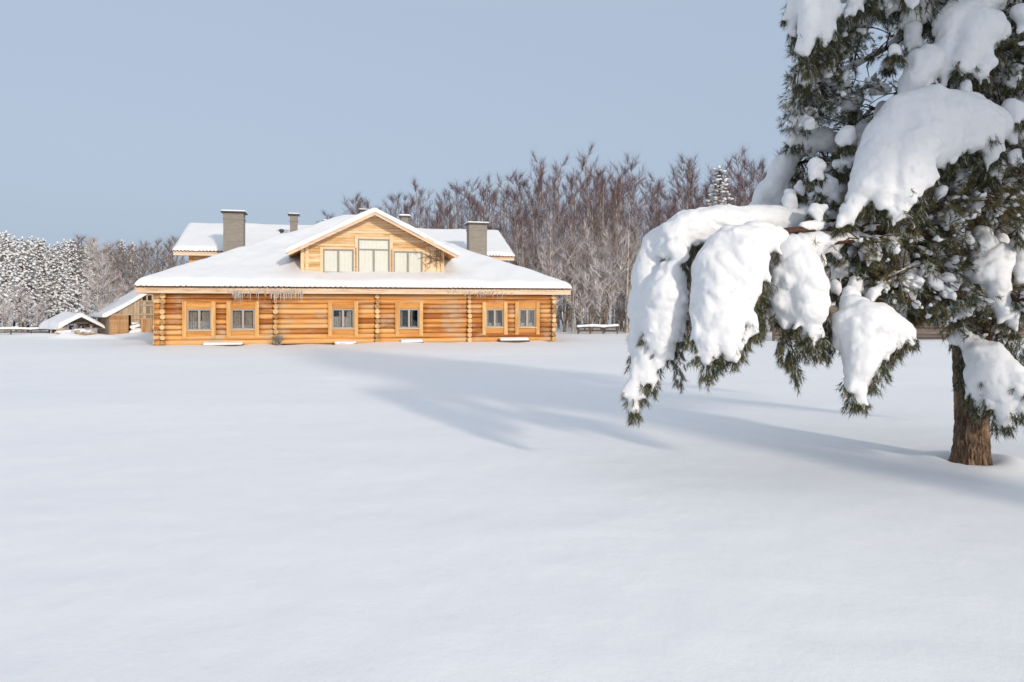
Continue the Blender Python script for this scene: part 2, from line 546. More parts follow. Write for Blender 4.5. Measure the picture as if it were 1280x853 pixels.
# ------------------------------------------------------------------ ground
PINE = Vector((5.98, 9.26, 0.0))
def ground_z(x, y):
    x = np.asarray(x, dtype=float); y = np.asarray(y, dtype=float)
    P = np.stack([x.ravel(), y.ravel(), np.zeros(x.size)], 1)
    near = np.clip(1 - np.hypot(x, y - 30).ravel() / 150, 0, 1)
    z = 0.10 * vnoise(P * np.array([0.055, 0.09, 1]), 1) + 0.040 * vnoise(P * np.array([0.16, 0.34, 1]), 2)
    z += 0.012 * vnoise(P * np.array([0.6, 1.1, 1]), 4)
    close = np.exp(-np.hypot(x, y).ravel() / 14)
    z += close * (0.010 * vnoise(P * np.array([2.2, 3.4, 1]), 14) + 0.004 * vnoise(P * np.array([6, 8, 1]), 15))
    z = z * near
    z = z.reshape(x.shape)
    # snow banked up round the trunk, with a small hollow against it
    d = np.hypot(x - PINE.x, y - PINE.y)
    z += 0.06 * np.exp(-((d - 0.42) / 0.22) ** 2) + 0.07 * np.exp(-(((x - PINE.x - .42) / .22) ** 2 + ((y - PINE.y + .1) / .3) ** 2)) - 0.05 * np.exp(-(d / .27) ** 4)
    # little drifts along the foot of the log wall
    c_, s_ = math.cos(R(13.8)), math.sin(R(13.8))
    fs_ = (x + 18.1) * c_ + (y - 36.0) * s_; fd_ = -(x + 18.1) * s_ + (y - 36.0) * c_
    ban = vnoise(np.stack([fs_.ravel() * 0.8, fd_.ravel() * 0.3, 0 * fs_.ravel()], 1), 8).reshape(x.shape)
    z += np.where((fs_ > -1) & (fs_ < 22), (0.03 + 0.07 * ban) * np.exp(-((fd_ + 0.25) / 0.9) ** 2), 0)
    # drifted lumps beside the far fence
    for (mx, my, h, r) in ((-27.6, 44.0, 0.42, 0.7), (-25.8, 44.6, 0.30, 1.1), (-30.5, 46, 0.3, 1.4), (-25.5, 49.0, 0.25, 1.6), (-21.5, 47.2, 0.2, 2.2)):
        z += h * np.exp(-(((x - mx) / r) ** 2 + ((y - my) / (r * 0.8)) ** 2))
    return z

def axis(fine0, fine1, step, far, grow=1.16):
    a = list(np.arange(fine0, fine1 + 1e-6, step))
    s, p = step, a[-1]
    while p < far:
        s *= grow; p += s; a.append(p)
    s, p = step, a[0]
    while p > -far:
        s *= grow; p -= s; a.insert(0, p)
    return np.array(a)
gx, gy = axis(-22, 14, 0.13, 2600), axis(2, 44, 0.11, 2600, 1.10)
GX, GY = np.meshgrid(gx, gy, indexing='ij')
GZ = ground_z(GX, GY)
V = np.stack([GX.ravel(), GY.ravel(), GZ.ravel()], 1)
ii = np.arange(len(gx) * len(gy)).reshape(len(gx), len(gy))
Fq = np.stack([ii[:-1, :-1].ravel(), ii[1:, :-1].ravel(), ii[1:, 1:].ravel(), ii[:-1, 1:].ravel()], 1)
g = mesh_obj('ground', V, Fq, M_GROUND, None, True)
tag(g, 'smooth untouched snow field in front of the log house', 'snow field', None, 'structure')

# ------------------------------------------------------------------ the log house
TH = R(13.8)
HL = Vector((-18.1, 36.0, 0.0))
HLEN = 21.2
OV = 0.71
def s_at(u, d=0.0):
    """distance along the facade of the photograph column u, on the plane d behind the facade"""
    k = (u - 640) / F
    c, s_ = math.cos(TH), math.sin(TH)
    bx, by = HL.x - d * s_, HL.y + d * c
    return (k * by - bx) / (c - k * s_)
def hy(s, d): return HL.y + s * math.sin(TH) + d * math.cos(TH)
def z_at(v, s, d=0.0): return EYE + (HZ - v) / F * hy(s, d)

house = empty('log_house', HL, TH)
tag(house, 'long golden log house with thick snow on its hipped roof and a gabled dormer', 'log house')

LOGN, LOGH = 10, 0.265
WALLTOP = LOGN * LOGH
wins = []                               # (s0, s1, z0, z1)
for (u0, u1, v0, v1) in ((234, 264.4, 386.6, 413), (289, 318.6, 386.6, 412), (415, 442.5, 386.3, 410.8), (498.6, 523.6, 386.3, 410.6), (607, 629.2, 386.5, 409.4), (647.8, 669.2, 386.3, 409.2)):
    a, b_ = s_at(u0), s_at(u1)
    m_ = (a + b_) / 2
    wins.append((a, b_, z_at(v1, m_), z_at(v0, m_)))
TB = 0.215                               # trim board width
posts = [s_at(204.5), s_at(345), s_at(471.5), s_at(586), s_at(690.5)]

def log_rows(mb, length, openings, axis_len=0, r=LOGH / 2, y0=0.0, start=-0.0, seed=5, ybulge=0.13):
    """scalloped log courses along x; each log slightly uneven; openings=(s0,s1,z0,z1) left clear"""
    rr = random.Random(seed)
    for k in range(LOGN):
        zc = (k + 0.5) * LOGH
        cuts = sorted((o[0], o[1]) for o in openings if o[2] < zc < o[3])
        segs, p = [], start
        for a, b_ in cuts:
            if a > p: segs.append((p, a))
            p = max(p, b_)
        if p < length: segs.append((p, length))
        # logs are also spliced at the crossing walls
        out = []
        for a, b_ in segs:
            c = [a] + [q for q in posts if a + 0.3 < q < b_ - 0.3] + [b_]
            out += list(zip(c[:-1], c[1:]))
        for a, b_ in out:
            tone = rr.uniform(-0.62, 0.55)
            if k == 0 and rr.random() < 0.6: tone = rr.uniform(0.2, 0.5)
            n = max(2, int((b_ - a) / 0.35) + 1)
            ph = rr.uniform(0, 20)
            vs, fs = [], []
            prof = 9
            for i in range(n + 1):
                x = a + (b_ - a) * i / n
                wob = 0.016 * math.sin(x * 0.9 + ph) + 0.006 * math.sin(x * 2.9 + ph * 2)
                rad = r * (0.965 + 0.05 * math.sin(x * 0.45 + ph * 1.7))
                for j in range(prof):
                    an = R(-84 + 168 * j / (prof - 1))
                    vs.append((x, y0 - math.cos(an) * ybulge - wob, zc + math.sin(an) * rad + wob * 0.5))
            for i in range(n):
                for j in range(prof - 1):
                    q = i * prof + j
                    fs.append((q, q + prof, q + prof + 1, q + 1))
            fs.append(tuple(range(prof)))
            fs.append(tuple(reversed([n * prof + j for j in range(prof)])))
            mb.add(vs, fs, tone)

openings = [(a - TB, b_ + TB, z0 - 0.28, z1 + 0.26) for a, b_, z0, z1 in wins]
mb = MB(); log_rows(mb, HLEN, openings)
wall = mb.build('log_wall', M_LOG, house, True)
# the other three log walls
for nm, loc, rz, ln, sd in (('log_wall', (0.28, 11.5, 0), R(-90), 11.5, 6), ('log_wall', (HLEN - 0.28, 0, 0), R(90), 11.5, 7)):
    mb = MB(); posts_keep, posts = posts, []
    log_rows(mb, ln, [], seed=sd); posts = posts_keep
    o = mb.build(nm, M_LOG, house, True); o.location = loc; o.rotation_euler = (0, 0, rz)
# inner core, so that the chinks are dark and no light leaks
mb = MB()
for a, b_ in zip([0.02] + [q[1] + TB for q in openings], [q[0] - 0 for q in openings] + [HLEN - 0.02]):
    pass
core_open = [(a + 0.0, b_ - 0.0, z0, z1) for a, b_, z0, z1 in wins]
p = 0.3
for a, b_, z0, z1 in core_open:
    mb.box(p, a, 0.0, 0.16, 0, WALLTOP); mb.box(a, b_, 0.0, 0.16, 0, z0); mb.box(a, b_, 0.0, 0.16, z1, WALLTOP)
    p = b_
mb.box(p, HLEN - 0.3, 0.0, 0.16, 0, WALLTOP)
mb.build('wall_core', M_CHINK, house)

# crossing walls: stacked round log ends standing proud of the facade
for q in posts:
    mb = MB(); rr = random.Random(int(q * 10))
    for k in range(LOGN):
        r_ = 0.132 * rr.uniform(0.9, 1.08)
        x = q + rr.uniform(-0.02, 0.02); zc = (k + 0.5) * LOGH
        y0 = -0.30 + rr.uniform(-0.035, 0.035)
        mb.tube([(x, 0.1, zc), (x, y0 + 0.02, zc), (x, y0, zc)], [r_, r_, r_ * 0.9], 14, rr.uniform(-0.5, 0.4))
    mb.build('log_corner', M_LOGEND, house, False)
# at the two outer corners the facade logs run past the crossing wall: their round ends show
for x0 in (0.0, HLEN):
    mb = MB(); rr = random.Random(3)
    for k in range(LOGN):
        zc = (k + 0.5) * LOGH
        e = rr.uniform(0, 0.05)
        xa, xb = (x0 - 0.06 + e, x0 + 0.35) if x0 == 0 else (x0 - 0.35, x0 + 0.06 - e)
        mb.tube([(xa, 0.0, zc), (xb, 0.0, zc)], [0.125, 0.125], 12, rr.uniform(-0.2, 0.4))
    mb.build('log_ends', M_LOGEND, house, False)

# windows in the log wall
curt = [0.1, 0.75, 1, 0.8, 0.6, 0.6]
for wi, (a, b_, z0, z1) in enumerate(wins):
    mb = MB()
    fw, y0, y1 = 0.075, -0.075, 0.07
    mb.box(a, a + fw, y0, y1, z0, z1, 0, 0.012); mb.box(b_ - fw, b_, y0, y1, z0, z1, 0, 0.012)
    mb.box(a + fw, b_ - fw, y0, y1, z1 - fw, z1, 0, 0.012); mb.box(a + fw, b_ - fw, y0, y1, z0, z0 + fw, 0, 0.012)
    c = (a + b_) / 2
    mb.box(c - 0.055, c + 0.055, y0 + 0.005, y1, z0 + fw, z1 - fw, 0, 0.01)
    win = mb.build('window', M_FRAME, house)
    mb = MB(); mb.box(a + fw, c - 0.055, 0.0, 0.008, z0 + fw, z1 - fw); mb.box(c + 0.055, b_ - fw, 0.0, 0.008, z0 + fw, z1 - fw)
    mb.build('pane', M_GLASS, win)
    # net curtains: pleated cloth hanging behind the glass
    mb = MB(); rr = random.Random(wi)
    def cloth(x0, x1, zb, zt, y):
        n = max(6, int((x1 - x0) / 0.02)); vs, fs = [], []
        for i in range(n + 1):
            x = x0 + (x1 - x0) * i / n
            yy = y + 0.02 * math.sin(i * 1.3) + rr.uniform(-.004, .004)
            vs += [(x, yy, zb), (x, yy, zt)]
        for i in range(n): fs.append((2 * i, 2 * i + 2, 2 * i + 3, 2 * i + 1))
        mb.add(vs, fs)
    zb, zt = z0 + fw, z1 - fw
    if wi < 2:
        cloth(a + fw, b_ - fw, zb, zb + (zt - zb) * (0.42 if wi == 0 else 0.16), 0.14)
        mb.build('curtain', M_CURTAIN, win)
        mb = MB(); cloth(a + fw, a + fw + 0.42, zb, zt, 0.19); cloth(b_ - fw - 0.42, b_ - fw, zb, zt, 0.19)
        mb.build('curtain', M_CURTAIN2, win)
    elif wi == 2:
        cloth(a + fw, b_ - fw, zb, zb + (zt - zb) * 0.62, 0.14); cloth(a + fw + 0.3, a + fw + 0.55, zb, zt, 0.16); cloth(b_ - fw - 0.3, b_ - fw, zb, zt, 0.16)
        mb.build('curtain', M_CURTAIN, win)
    else:
        cloth(a + fw + 0.06, a + fw + 0.13, zb, zt, 0.17); cloth(c + 0.14, c + 0.20, zb, zt, 0.17); cloth(a + fw, b_ - fw, zb, zb + (zt - zb) * (0.06 if wi == 3 else 0.2), 0.16)
        mb.build('curtain', M_CURTAIN, win)
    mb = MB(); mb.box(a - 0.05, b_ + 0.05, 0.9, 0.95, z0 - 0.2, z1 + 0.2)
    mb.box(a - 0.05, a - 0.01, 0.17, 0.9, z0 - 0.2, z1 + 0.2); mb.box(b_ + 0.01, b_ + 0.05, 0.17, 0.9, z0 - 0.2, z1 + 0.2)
    mb.build('dark_room_box', M_DARK, win)  # near-black box: the shade of the unlit room is put into its colour
    mb = MB()
    zt0, zt1 = z0 - 0.42, z1 + 0.40
    mb.box(a - TB, a - 0.004, -0.16, -0.01, zt0, zt1, random.uniform(-.1, .3), 0.01)
    mb.build('casing_board', M_TRIM, win)
    mb = MB(); mb.box(b_ + 0.004, b_ + TB, -0.16, -0.01, zt0, zt1, random.uniform(-.1, .3), 0.01)
    mb.build('casing_board', M_TRIM, win)
    mb = MB(); mb.box(a - 0.0, b_ + 0.0, -0.115, -0.005, z1 + 0.004, z1 + 0.38, random.uniform(-.2, .2), 0.01)
    mb.build('header_board', M_HEAD, win)
    mb = MB(); mb.box(a, b_, -0.10, -0.004, zt0 + 0.1, z0 - 0.05, random.uniform(-.2, .2), 0.01)
    mb.build('apron_board', M_HEAD, win)
    mb = MB(); mb.box(a - 0.03, b_ + 0.03, -0.20, -0.0, z0 - 0.045, z0 - 0.004, 0.3, 0.01)
    mb.build('sill', M_FASCIA, win)

# snow covered boards along the foot of the wall
for (u0, u1, v) in ((253, 304, 429.3), (417, 446, 428.2), (500, 529, 425.6), (624, 661, 423.6)):
    a, b_ = s_at(u0, -0.4), s_at(u1, -0.4)
    zt = z_at(v, (a + b_) / 2, -0.5)
    mb = MB(); mb.box(a, b_, -0.62, -0.12, 0.0, max(zt - 0.09, 0.04), 0, 0.02)
    lb = mb.build('cellar_ledge', M_GREYH, house)
    lv, lf = sdf_snow([((a + 0.1, -0.40, zt - 0.03), (b_ - 0.1, -0.40, zt - 0.03), 0.085, 0.085), ((a + 0.1, -0.55, zt - 0.05), (b_ - 0.1, -0.55, zt - 0.05), 0.07, 0.07), ((a + 0.1, -0.22, zt - 0.01), (b_ - 0.1, -0.22, zt - 0.01), 0.08, 0.08)], 0.035, 0.02, 0.008, 4, 7)
    mesh_obj('ledge_snow', lv, lf, M_SNOW, lb, True)

# ---- roofs
PIT = 0.45
ZE = 3.03
def hip_z(s, d):
    return np.minimum(ZE + PIT * np.minimum(np.minimum((s + OV) * 1.06, (HLEN + OV - s) * 0.98), d + OV), 7.85)

def edge_axis(a, b_, step, fine=(0, .012, .03, .06, .1, .16, .24, .34)):
    mid = np.arange(a + fine[-1] + step, b_ - fine[-1] - step * 0.4, step)
    return np.concatenate([a + np.array(fine), mid, (b_ - np.array(fine))[::-1]])

def slab(name, x0, x1, y0, y1, zf, T, parent, step=0.2, Rr=0.3, amp=0.05, seed=1, edges=(1, 1, 1, 1), fr=0.7, drop=0.06, hang=0.0):
    """a sheet of lying snow over a roof: rounded lip at its edges, uneven top"""
    xs, ys = edge_axis(x0, x1, step), edge_axis(y0, y1, step)
    X, Y = np.meshgrid(xs, ys, indexing='ij')
    big = np.full(X.shape, 9.0)
    e = np.minimum(np.minimum(X - x0 if edges[0] else big, x1 - X if edges[1] else big), np.minimum(Y - y0 if edges[2] else big, y1 - Y if edges[3] else big))
    q = np.clip(e / Rr, 0, 1)
    prof = np.sqrt(np.clip(1 - (1 - q) ** 2, 0, 1))
    P = np.stack([X.ravel(), Y.ravel(), np.zeros(X.size)], 1)
    nz = (vnoise(P * fr, seed) * amp + vnoise(P * fr * 3.1, seed + 9) * amp * 0.35).reshape(X.shape)
    # the lip wanders in and out a little
    wob = (vnoise(P * 1.3, seed + 3) * 0.06 + vnoise(P * 4, seed + 4) * 0.03).reshape(X.shape) * (1 - q)
    if edges[2]: Y2 = Y + wob * (Y < (y0 + y1) / 2)
    else: Y2 = Y
    Z = zf(X, Y) + (T + nz) * prof - hang * (1 - prof)
    V = np.stack([X.ravel(), Y2.ravel(), Z.ravel()], 1)
    nx, ny = X.shape
    ii = np.arange(nx * ny).reshape(nx, ny)
    Fq = np.stack([ii[:-1, :-1].ravel(), ii[1:, :-1].ravel(), ii[1:, 1:].ravel(), ii[:-1, 1:].ravel()], 1).tolist()
    ring = list(ii[:, 0]) + list(ii[-1, 1:]) + list(ii[-2::-1, -1]) + list(ii[0, -2:0:-1])
    n0 = len(V)
    low = V[ring].copy(); low[:, 2] -= drop
    V = np.concatenate([V, low])
    m = len(ring)
    for i in range(m):
        j = (i + 1) % m
        Fq.append((ring[j], ring[i], n0 + i, n0 + j))
    return mesh_obj(name, V, Fq, M_SNOW, parent, True)

# hipped roof deck
mb = MB()
def deck(mb, x0, x1, y0, y1, zf, th, nx=24, ny=14):
    xs, ys = np.linspace(x0, x1, nx), np.linspace(y0, y1, ny)
    vs = [(x, y, float(zf(np.array(x), np.array(y))) - 0.02) for x in xs for y in ys]
    vs2 = [(x, y, z - th) for x, y, z in vs]
    fs = []
    for i in range(nx - 1):
        for j in range(ny - 1):
            q = i * ny + j
            fs.append((q, q + ny, q + ny + 1, q + 1))
            r_ = q + nx * ny
            fs.append((r_, r_ + 1, r_ + ny + 1, r_ + ny))
    mb.add(vs + vs2, fs)
deck(mb, -OV + 0.03, HLEN + OV - 0.03, -OV + 0.03, 11.3, hip_z, 0.1, 40, 24)
roof = mb.build('roof', M_ROOF, house)
slab('roof_snow', -OV - 0.04, HLEN + OV + 0.04, -OV - 0.05, 13.6, hip_z, 0.30, roof, 0.13, 0.36, 0.075, 2, (1, 1, 1, 0), hang=-0.025, drop=0.02)

def fascia(parent, x0, x1, y, zt, h, th=0.04, nm='fascia', board=M_FASCIA):
    mb = MB()
    n = int((x1 - x0) / 4) + 1
    for i in range(n):
        a, b_ = x0 + (x1 - x0) * i / n, x0 + (x1 - x0) * (i + 1) / n - 0.004
        mb.box(a, b_, y, y + th, zt - h, zt, random.uniform(-.2, .25), 0.006)
        mb.box(a, b_, y - 0.015, y + 0.002, zt - h * 0.42, zt - 0.004, random.uniform(-.3, .1), 0.004)
    return mb.build(nm, board, parent)
def wave_edge(parent, x0, x1, y, z, amp=0.03, pitch=0.22, depth=0.12):
    """wavy tile ends along an eave"""
    mb = MB(); n = int((x1 - x0) / pitch * 10); vs, fs = [], []
    for i in range(n + 1):
        x = x0 + (x1 - x0) * i / n
        zz = z + amp * math.sin(2 * math.pi * x / pitch)
        vs += [(x, y, zz - 0.012), (x, y, zz + 0.022), (x, y + depth, zz + 0.022 + depth * 0.4), (x, y + depth, zz - 0.012 + depth * 0.4)]
    for i in range(n):
        q = 4 * i
        for k in range(4):
            k2 = (k + 1) % 4
            fs.append((q + k, q + 4 + k, q + 4 + k2, q + k2))
    fs += [(0, 1, 2, 3), (4 * n + 3, 4 * n + 2, 4 * n + 1, 4 * n)]
    mb.add(vs, fs)
    return mb.build('tile_edge', M_EDGE, parent)
FB = 2.65
fas = fascia(roof, -OV, HLEN + OV, -OV, 2.93, 2.93 - FB)
wave_edge(roof, -OV - 0.02, HLEN + OV + 0.02, -OV - 0.075, 2.965, 0.035, 0.26)
mb = MB(); mb.box(-OV + 0.045, HLEN + OV - 0.045, -OV + 0.045, 0.4, 2.72, 2.75, 0)
mb.box(-OV + 0.045, 0.5, 0.404, 11.4, 2.72, 2.75, 0); mb.box(HLEN - 0.5, HLEN + OV - 0.045, 0.404, 11.4, 2.72, 2.75, 0)
mb.build('soffit', M_SOFFIT, roof)
for sgn, x in ((-1, -OV), (1, HLEN + OV)):
    mb = MB(); mb.box(x - 0.02, x + 0.02, -OV + 0.05, 11.3, FB, 2.95, 0, 0.006)
    mb.build('fascia', M_FASCIA, roof)
# frost on the eave board and the icicles hanging from it
mb = MB(); rr = random.Random(2)
for (u0, u1, n) in ((284, 382, 120), (556, 628, 60)):
    for i in range(n):
        a = s_at(rr.uniform(u0, u1), -OV)
        zc = 2.80 + rr.uniform(-0.13, 0.16); r_ = rr.uniform(0.012, 0.035)
        mb.tube([(a, -OV - 0.02, zc + r_), (a + rr.uniform(-.02, .02), -OV - 0.035, zc), (a, -OV - 0.022, zc - r_ * 2.0)], [r_ * 0.4, r_, r_ * 0.3], 5)
mb.build('frost', M_FROST, roof, True)['kind'] = 'stuff'
mb = MB()
mb.tube([(0, 0, 0), (0.006, 0, -0.3), (0.0, 0.004, -0.6), (0.004, 0, -0.85), (0, 0, -1)], [0.05, 0.04, 0.028, 0.018, 0.003], 7)
ice0 = mb.build('icicle', M_ICE, roof, True)
first = True
for (u0, u1, n) in ((290, 306, 11), (308, 336, 6), (337, 352, 11), (353, 380, 13), (578, 600, 7), (600, 616, 8), (616, 640, 5)):
    for i in range(n):
        o = ice0 if first else ice0.copy()
        if not first:
            COL.objects.link(o); o.parent = roof
        first = False
        x = s_at(u0 + (u1 - u0) * (i + rr.random()) / n, -OV)
        L = rr.uniform(0.14, 0.5) * (1.0 if u0 < 500 else 0.55)
        o.location = (x, -OV - 0.05 + rr.uniform(-.02, .01), FB + 0.10)
        k = rr.uniform(0.32, 0.66)
        o.scale = (k, k, L + 0.08)

# ---- dormer
DW = 0.60
ds0, ds1 = s_at(377.5, DW), s_at(553.5, DW)
dc = (ds0 + ds1) / 2
ZR = 7.16
DP = 0.505
dwin = []
for (u0, u1, v0, v1) in ((404, 442, 311.8, 341.5), (447.5, 487, 299, 342), (492, 528, 314.5, 343)):
    a, b_ = s_at(u0, DW), s_at(u1, DW); m_ = (a + b_) / 2
    dwin.append((a, b_, z_at(v1, m_, DW), z_at(v0, m_, DW)))
def gable_top(s): return ZR - 0.06 - DP * abs(s - dc)
mb = MB(); rr = random.Random(4)
z = 3.1; bh = 0.145
while z < ZR - 0.15:
    half = min((ds1 - ds0) / 2, (ZR - 0.06 - z - bh) / DP)
    segs, p = [], dc - half
    for a, b_, z0, z1 in dwin:
        if z + bh > z0 and z < z1:
            segs.append((p, a)); p = b_
    segs.append((p, dc + half))
    for a, b_ in segs:
        if b_ - a < 0.05: continue
        # boards are butted, two or three to a row
        c = [a]
        while b_ - c[-1] > 3.2: c.append(c[-1] + rr.uniform(1.6, 3.0))
        c.append(b_)
        for a2, b2 in zip(c[:-1], c[1:]):
            mb.box(a2, b2 - 0.003, DW - 0.012 + rr.uniform(-.003, .003), DW + 0.06, z, z + bh - 0.007, rr.uniform(-.4, .35), 0.006)
    z += bh
dorm = mb.build('dormer_wall', M_PLANK, house)
mb = MB()                                  # boarding behind the planks, and the two cheeks
poly = [(ds0 + .02, 3.0), (ds1 - .02, 3.0), (ds1 - .02, gable_top(ds1)), (dc, ZR - 0.12), (ds0 + .02, gable_top(ds0))]
segx = [ds0 + .02]
for a, b_, z0, z1 in dwin: segx += [a, b_]
segx.append(ds1 - .02)
for i in range(0, len(segx), 2):
    a, b_ = segx[i], segx[i + 1]
    mb.prism([(a, 3.0), (b_, 3.0), (b_, gable_top(b_) - 0.03), (a, gable_top(a) - 0.03)], DW + 0.062, DW + 0.12)
for a, b_, z0, z1 in dwin:
    pts = [(a, z1), (b_, z1), (b_, gable_top(b_) - 0.03)] + ([(dc, ZR - 0.1)] if a < dc < b_ else []) + [(a, gable_top(a) - 0.03)]
    mb.prism(pts, DW + 0.062, DW + 0.12)
    mb.box(a, b_, DW + 0.062, DW + 0.12, 3.0, z0)
for x in (ds0, ds1):
    mb.box(x - 0.06, x + 0.06, DW + 0.07, 9.5, 3.0, gable_top(ds0) - 0.02)
mb.build('cheek_wall', M_PLANK, dorm)
mb = MB()                                  # upright trim: paired corner pilasters and casings
for a in (ds0 + 0.02, ds0 + 0.26, ds1 - 0.26, ds1 - 0.02):
    mb.box(a - 0.09, a + 0.09, DW - 0.075, DW - 0.004, 3.1, gable_top(a + (0.12 if a > dc else -0.12)) - 0.02, 0.2, 0.01)
mb.box(ds1 - 0.95, ds1 - 0.37, DW - 0.04, DW - 0.004, 3.1, gable_top(ds1 - 0.37) - 0.02, 0.3, 0.008)
for i, (a, b_, z0, z1) in enumerate(dwin):
    zt = max(z1, 5.15) + 0.14
    mb.box(a - 0.17, a - 0.006, DW - 0.05, DW - 0.004, 3.1, (z1 + 0.10) if i != 1 else z1 + 0.22, 0.25, 0.008)
    mb.box(b_ + 0.006, b_ + 0.17, DW - 0.05, DW - 0.004, 3.1, (z1 + 0.10) if i != 1 else z1 + 0.22, 0.25, 0.008)
    mb.box(a - 0.004, b_ + 0.004, DW - 0.045, DW - 0.004, z1 + 0.004, z1 + 0.11, 0.2, 0.008)
mb.build('casing_board', M_PLANK, dorm)
for i, (a, b_, z0, z1) in enumerate(dwin):
    mb = MB(); fw = 0.07; y0, y1 = DW - 0.045, DW + 0.05
    mb.box(a, a + fw, y0, y1, z0, z1, 0, .008); mb.box(b_ - fw, b_, y0, y1, z0, z1, 0, .008)
    mb.box(a + fw, b_ - fw, y0, y1, z0, z0 + fw, 0, .008); mb.box(a + fw, b_ - fw, y0, y1, z1 - fw, z1, 0, .008)
    c = (a + b_) / 2; zt = z1 - fw
    if i == 1:
        zt = z1 - 0.62
        mb.box(a + fw, b_ - fw, y0 + .004, y1, zt, zt + fw, 0, .008)
    mb.box(c - 0.05, c + 0.05, y0 + .004, y1, z0 + fw, zt, 0, .008)
    mb.build('dormer_window', M_DFRAME, dorm)
    mb = MB(); mb.box(a + fw, b_ - fw, DW + 0.0, DW + 0.008, z0 + fw, z1 - fw)
    mb.build('dormer_pane', M_GLASS, dorm)
    mb = MB(); vs, fs = [], []; n = 60
    for k in range(n + 1):
        x = a + fw + (b_ - a - 2 * fw) * k / n; yy = DW + 0.022 + 0.003 * math.sin(k * 0.8)
        vs += [(x, yy, z0), (x, yy, z1)]
    for k in range(n): fs.append((2 * k, 2 * k + 2, 2 * k + 3, 2 * k + 1))
    mb.add(vs, fs); mb.build('blind', M_BLIND, dorm)
# dormer roof
DX = 4.50; D0 = -0.28; D1 = 10.5
def dorm_z(s, d): return ZR - DP * np.abs(s - dc)
mb = MB(); th = 0.13
mb.prism([(dc - DX, ZR - DP * DX), (dc, ZR), (dc + DX, ZR - DP * DX), (dc + DX, ZR - DP * DX - th), (dc, ZR - th), (dc - DX, ZR - DP * DX - th)], D0 + 0.02, D1)
droof = mb.build('dormer_roof', M_SOFFIT, house)
mb = MB()                                  # barge boards
for sg in (-1, 1):
    for dz, hh, yy in ((0.03, 0.16, 0.05), (-0.115, 0.13, 0.025)):
        x1 = dc + sg * (DX + 0.02)
        zb = ZR - DP * (DX + 0.02)
        pl = [(dc + sg * 0.004, ZR + dz), (x1, zb + dz), (x1, zb + dz - hh), (dc + sg * 0.004, ZR + dz - hh)]
        if sg > 0: pl = pl[::-1]
        mb.prism(pl, D0 - yy, D0 + 0.015, 0.1)
mb.build('barge_board', M_FASCIA, droof)
slab('dormer_snow', dc - DX - 0.08, dc + DX + 0.08, D0 - 0.09, D1, dorm_z, 0.22, droof, 0.16, 0.22, 0.035, 5, (1, 1, 1, 0), hang=0.0)

# tangle of thin brown strands under the dormer verge
mb = MB(); rr = random.Random(8)
vc = Vector((ds1 - 0.55, DW - 0.16, 4.75))
for i in range(46):
    p0 = vc + Vector((rr.gauss(0, .30), rr.uniform(-.06, .04), rr.gauss(0, .16)))
    pts = [p0]
    d = Vector((rr.uniform(-1, 1), rr.uniform(-.2, .2), rr.uniform(-1, .6))).normalized()
    for k in range(4):
        d = (d + Vector((rr.uniform(-.6, .6), rr.uniform(-.15, .15), rr.uniform(-.7, .3)))).normalized()
        q = pts[-1] + d * 0.13; q.y = min(max(q.y, DW - 0.26), DW - 0.10); pts.append(q)
    mb.tube(pts, [0.016, 0.014, 0.012, 0.01, 0.006], 4, rr.random())
strands = mb.build('brown_strands', M_STRAND, None)
strands.location = HL; strands.rotation_euler = (0, 0, TH)
tag(strands, 'tangle of thin brown vine hanging on the dormer gable beside the paired corner boards', 'strands')

# ---- rear block of the house
RS0, RS1, RD0, RD1 = -0.5, 20.7, 11.5, 19.7
RZE, RRD, RP = 5.62, 15.6, 0.435
mb = MB(); rr = random.Random(9)
z = 0.0
while z < 5.45:
    mb.box(RS0, RS1, RD0, RD0 + 0.2, z, z + 0.165, rr.uniform(-.4, .3), 0.02)
    for x in (RS0, RS1 - 0.2):
        mb.box(x, x + 0.2, RD0 + .2, RD1, z, z + 0.165, rr.uniform(-.4, .3), 0.02)
    mb.box(RS0, RS1, RD1, RD1 + 0.2, z, z + 0.165, rr.uniform(-.4, .3), 0.02)
    z += 0.17
for x in (RS0, RS1 - 0.2):
    mb.add([(x, RD0, 5.45), (x, RD1 + .2, 5.45), (x, RRD, RZE + RP * 5 - 0.1), (x + .2, RD0, 5.45), (x + .2, RD1 + .2, 5.45), (x + .2, RRD, RZE + RP * 5 - 0.1)], [(0, 2, 1), (3, 4, 5), (0, 1, 4, 3), (1, 2, 5, 4), (2, 0, 3, 5)], 0.1)
mb.build('rear_wall', M_PLANK, house)
mb = MB()
mb.box(RS0 - 0.05, RS0 + 0.22, RD0 - 0.06, RD0 - 0.002, 0, 5.45, 0.2, 0.01); mb.box(RS1 - 0.22, RS1 + 0.05, RD0 - 0.06, RD0 - 0.002, 0, 5.45, 0.2, .01)
mb.build('rear_corner_board', M_HEAD, house)
def rear_z(s, d): return RZE + RP * (5.0 - np.abs(d - RRD))
mb = MB(); deck(mb, -1.28, 21.38, 10.62, 20.58, rear_z, 0.14, 4, 21)
rroof = mb.build('rear_roof', M_SOFFIT, house)
slab('rear_roof_snow', -1.36, 21.46, 10.54, 20.66, rear_z, 0.26, rroof, 0.2, 0.3, 0.05, 12, (1, 1, 1, 1), hang=-0.02, drop=0.02)
fascia(rroof, -1.3, 21.4, 10.58, 5.56, 0.26)
wave_edge(rroof, -1.3, 21.4, 10.50, 5.575, 0.03)
mb = MB(); mb.box(-1.26, 21.36, 10.63, 11.5, 5.36, 5.39); mb.build('soffit', M_SOFFIT, rroof)
mb = MB()
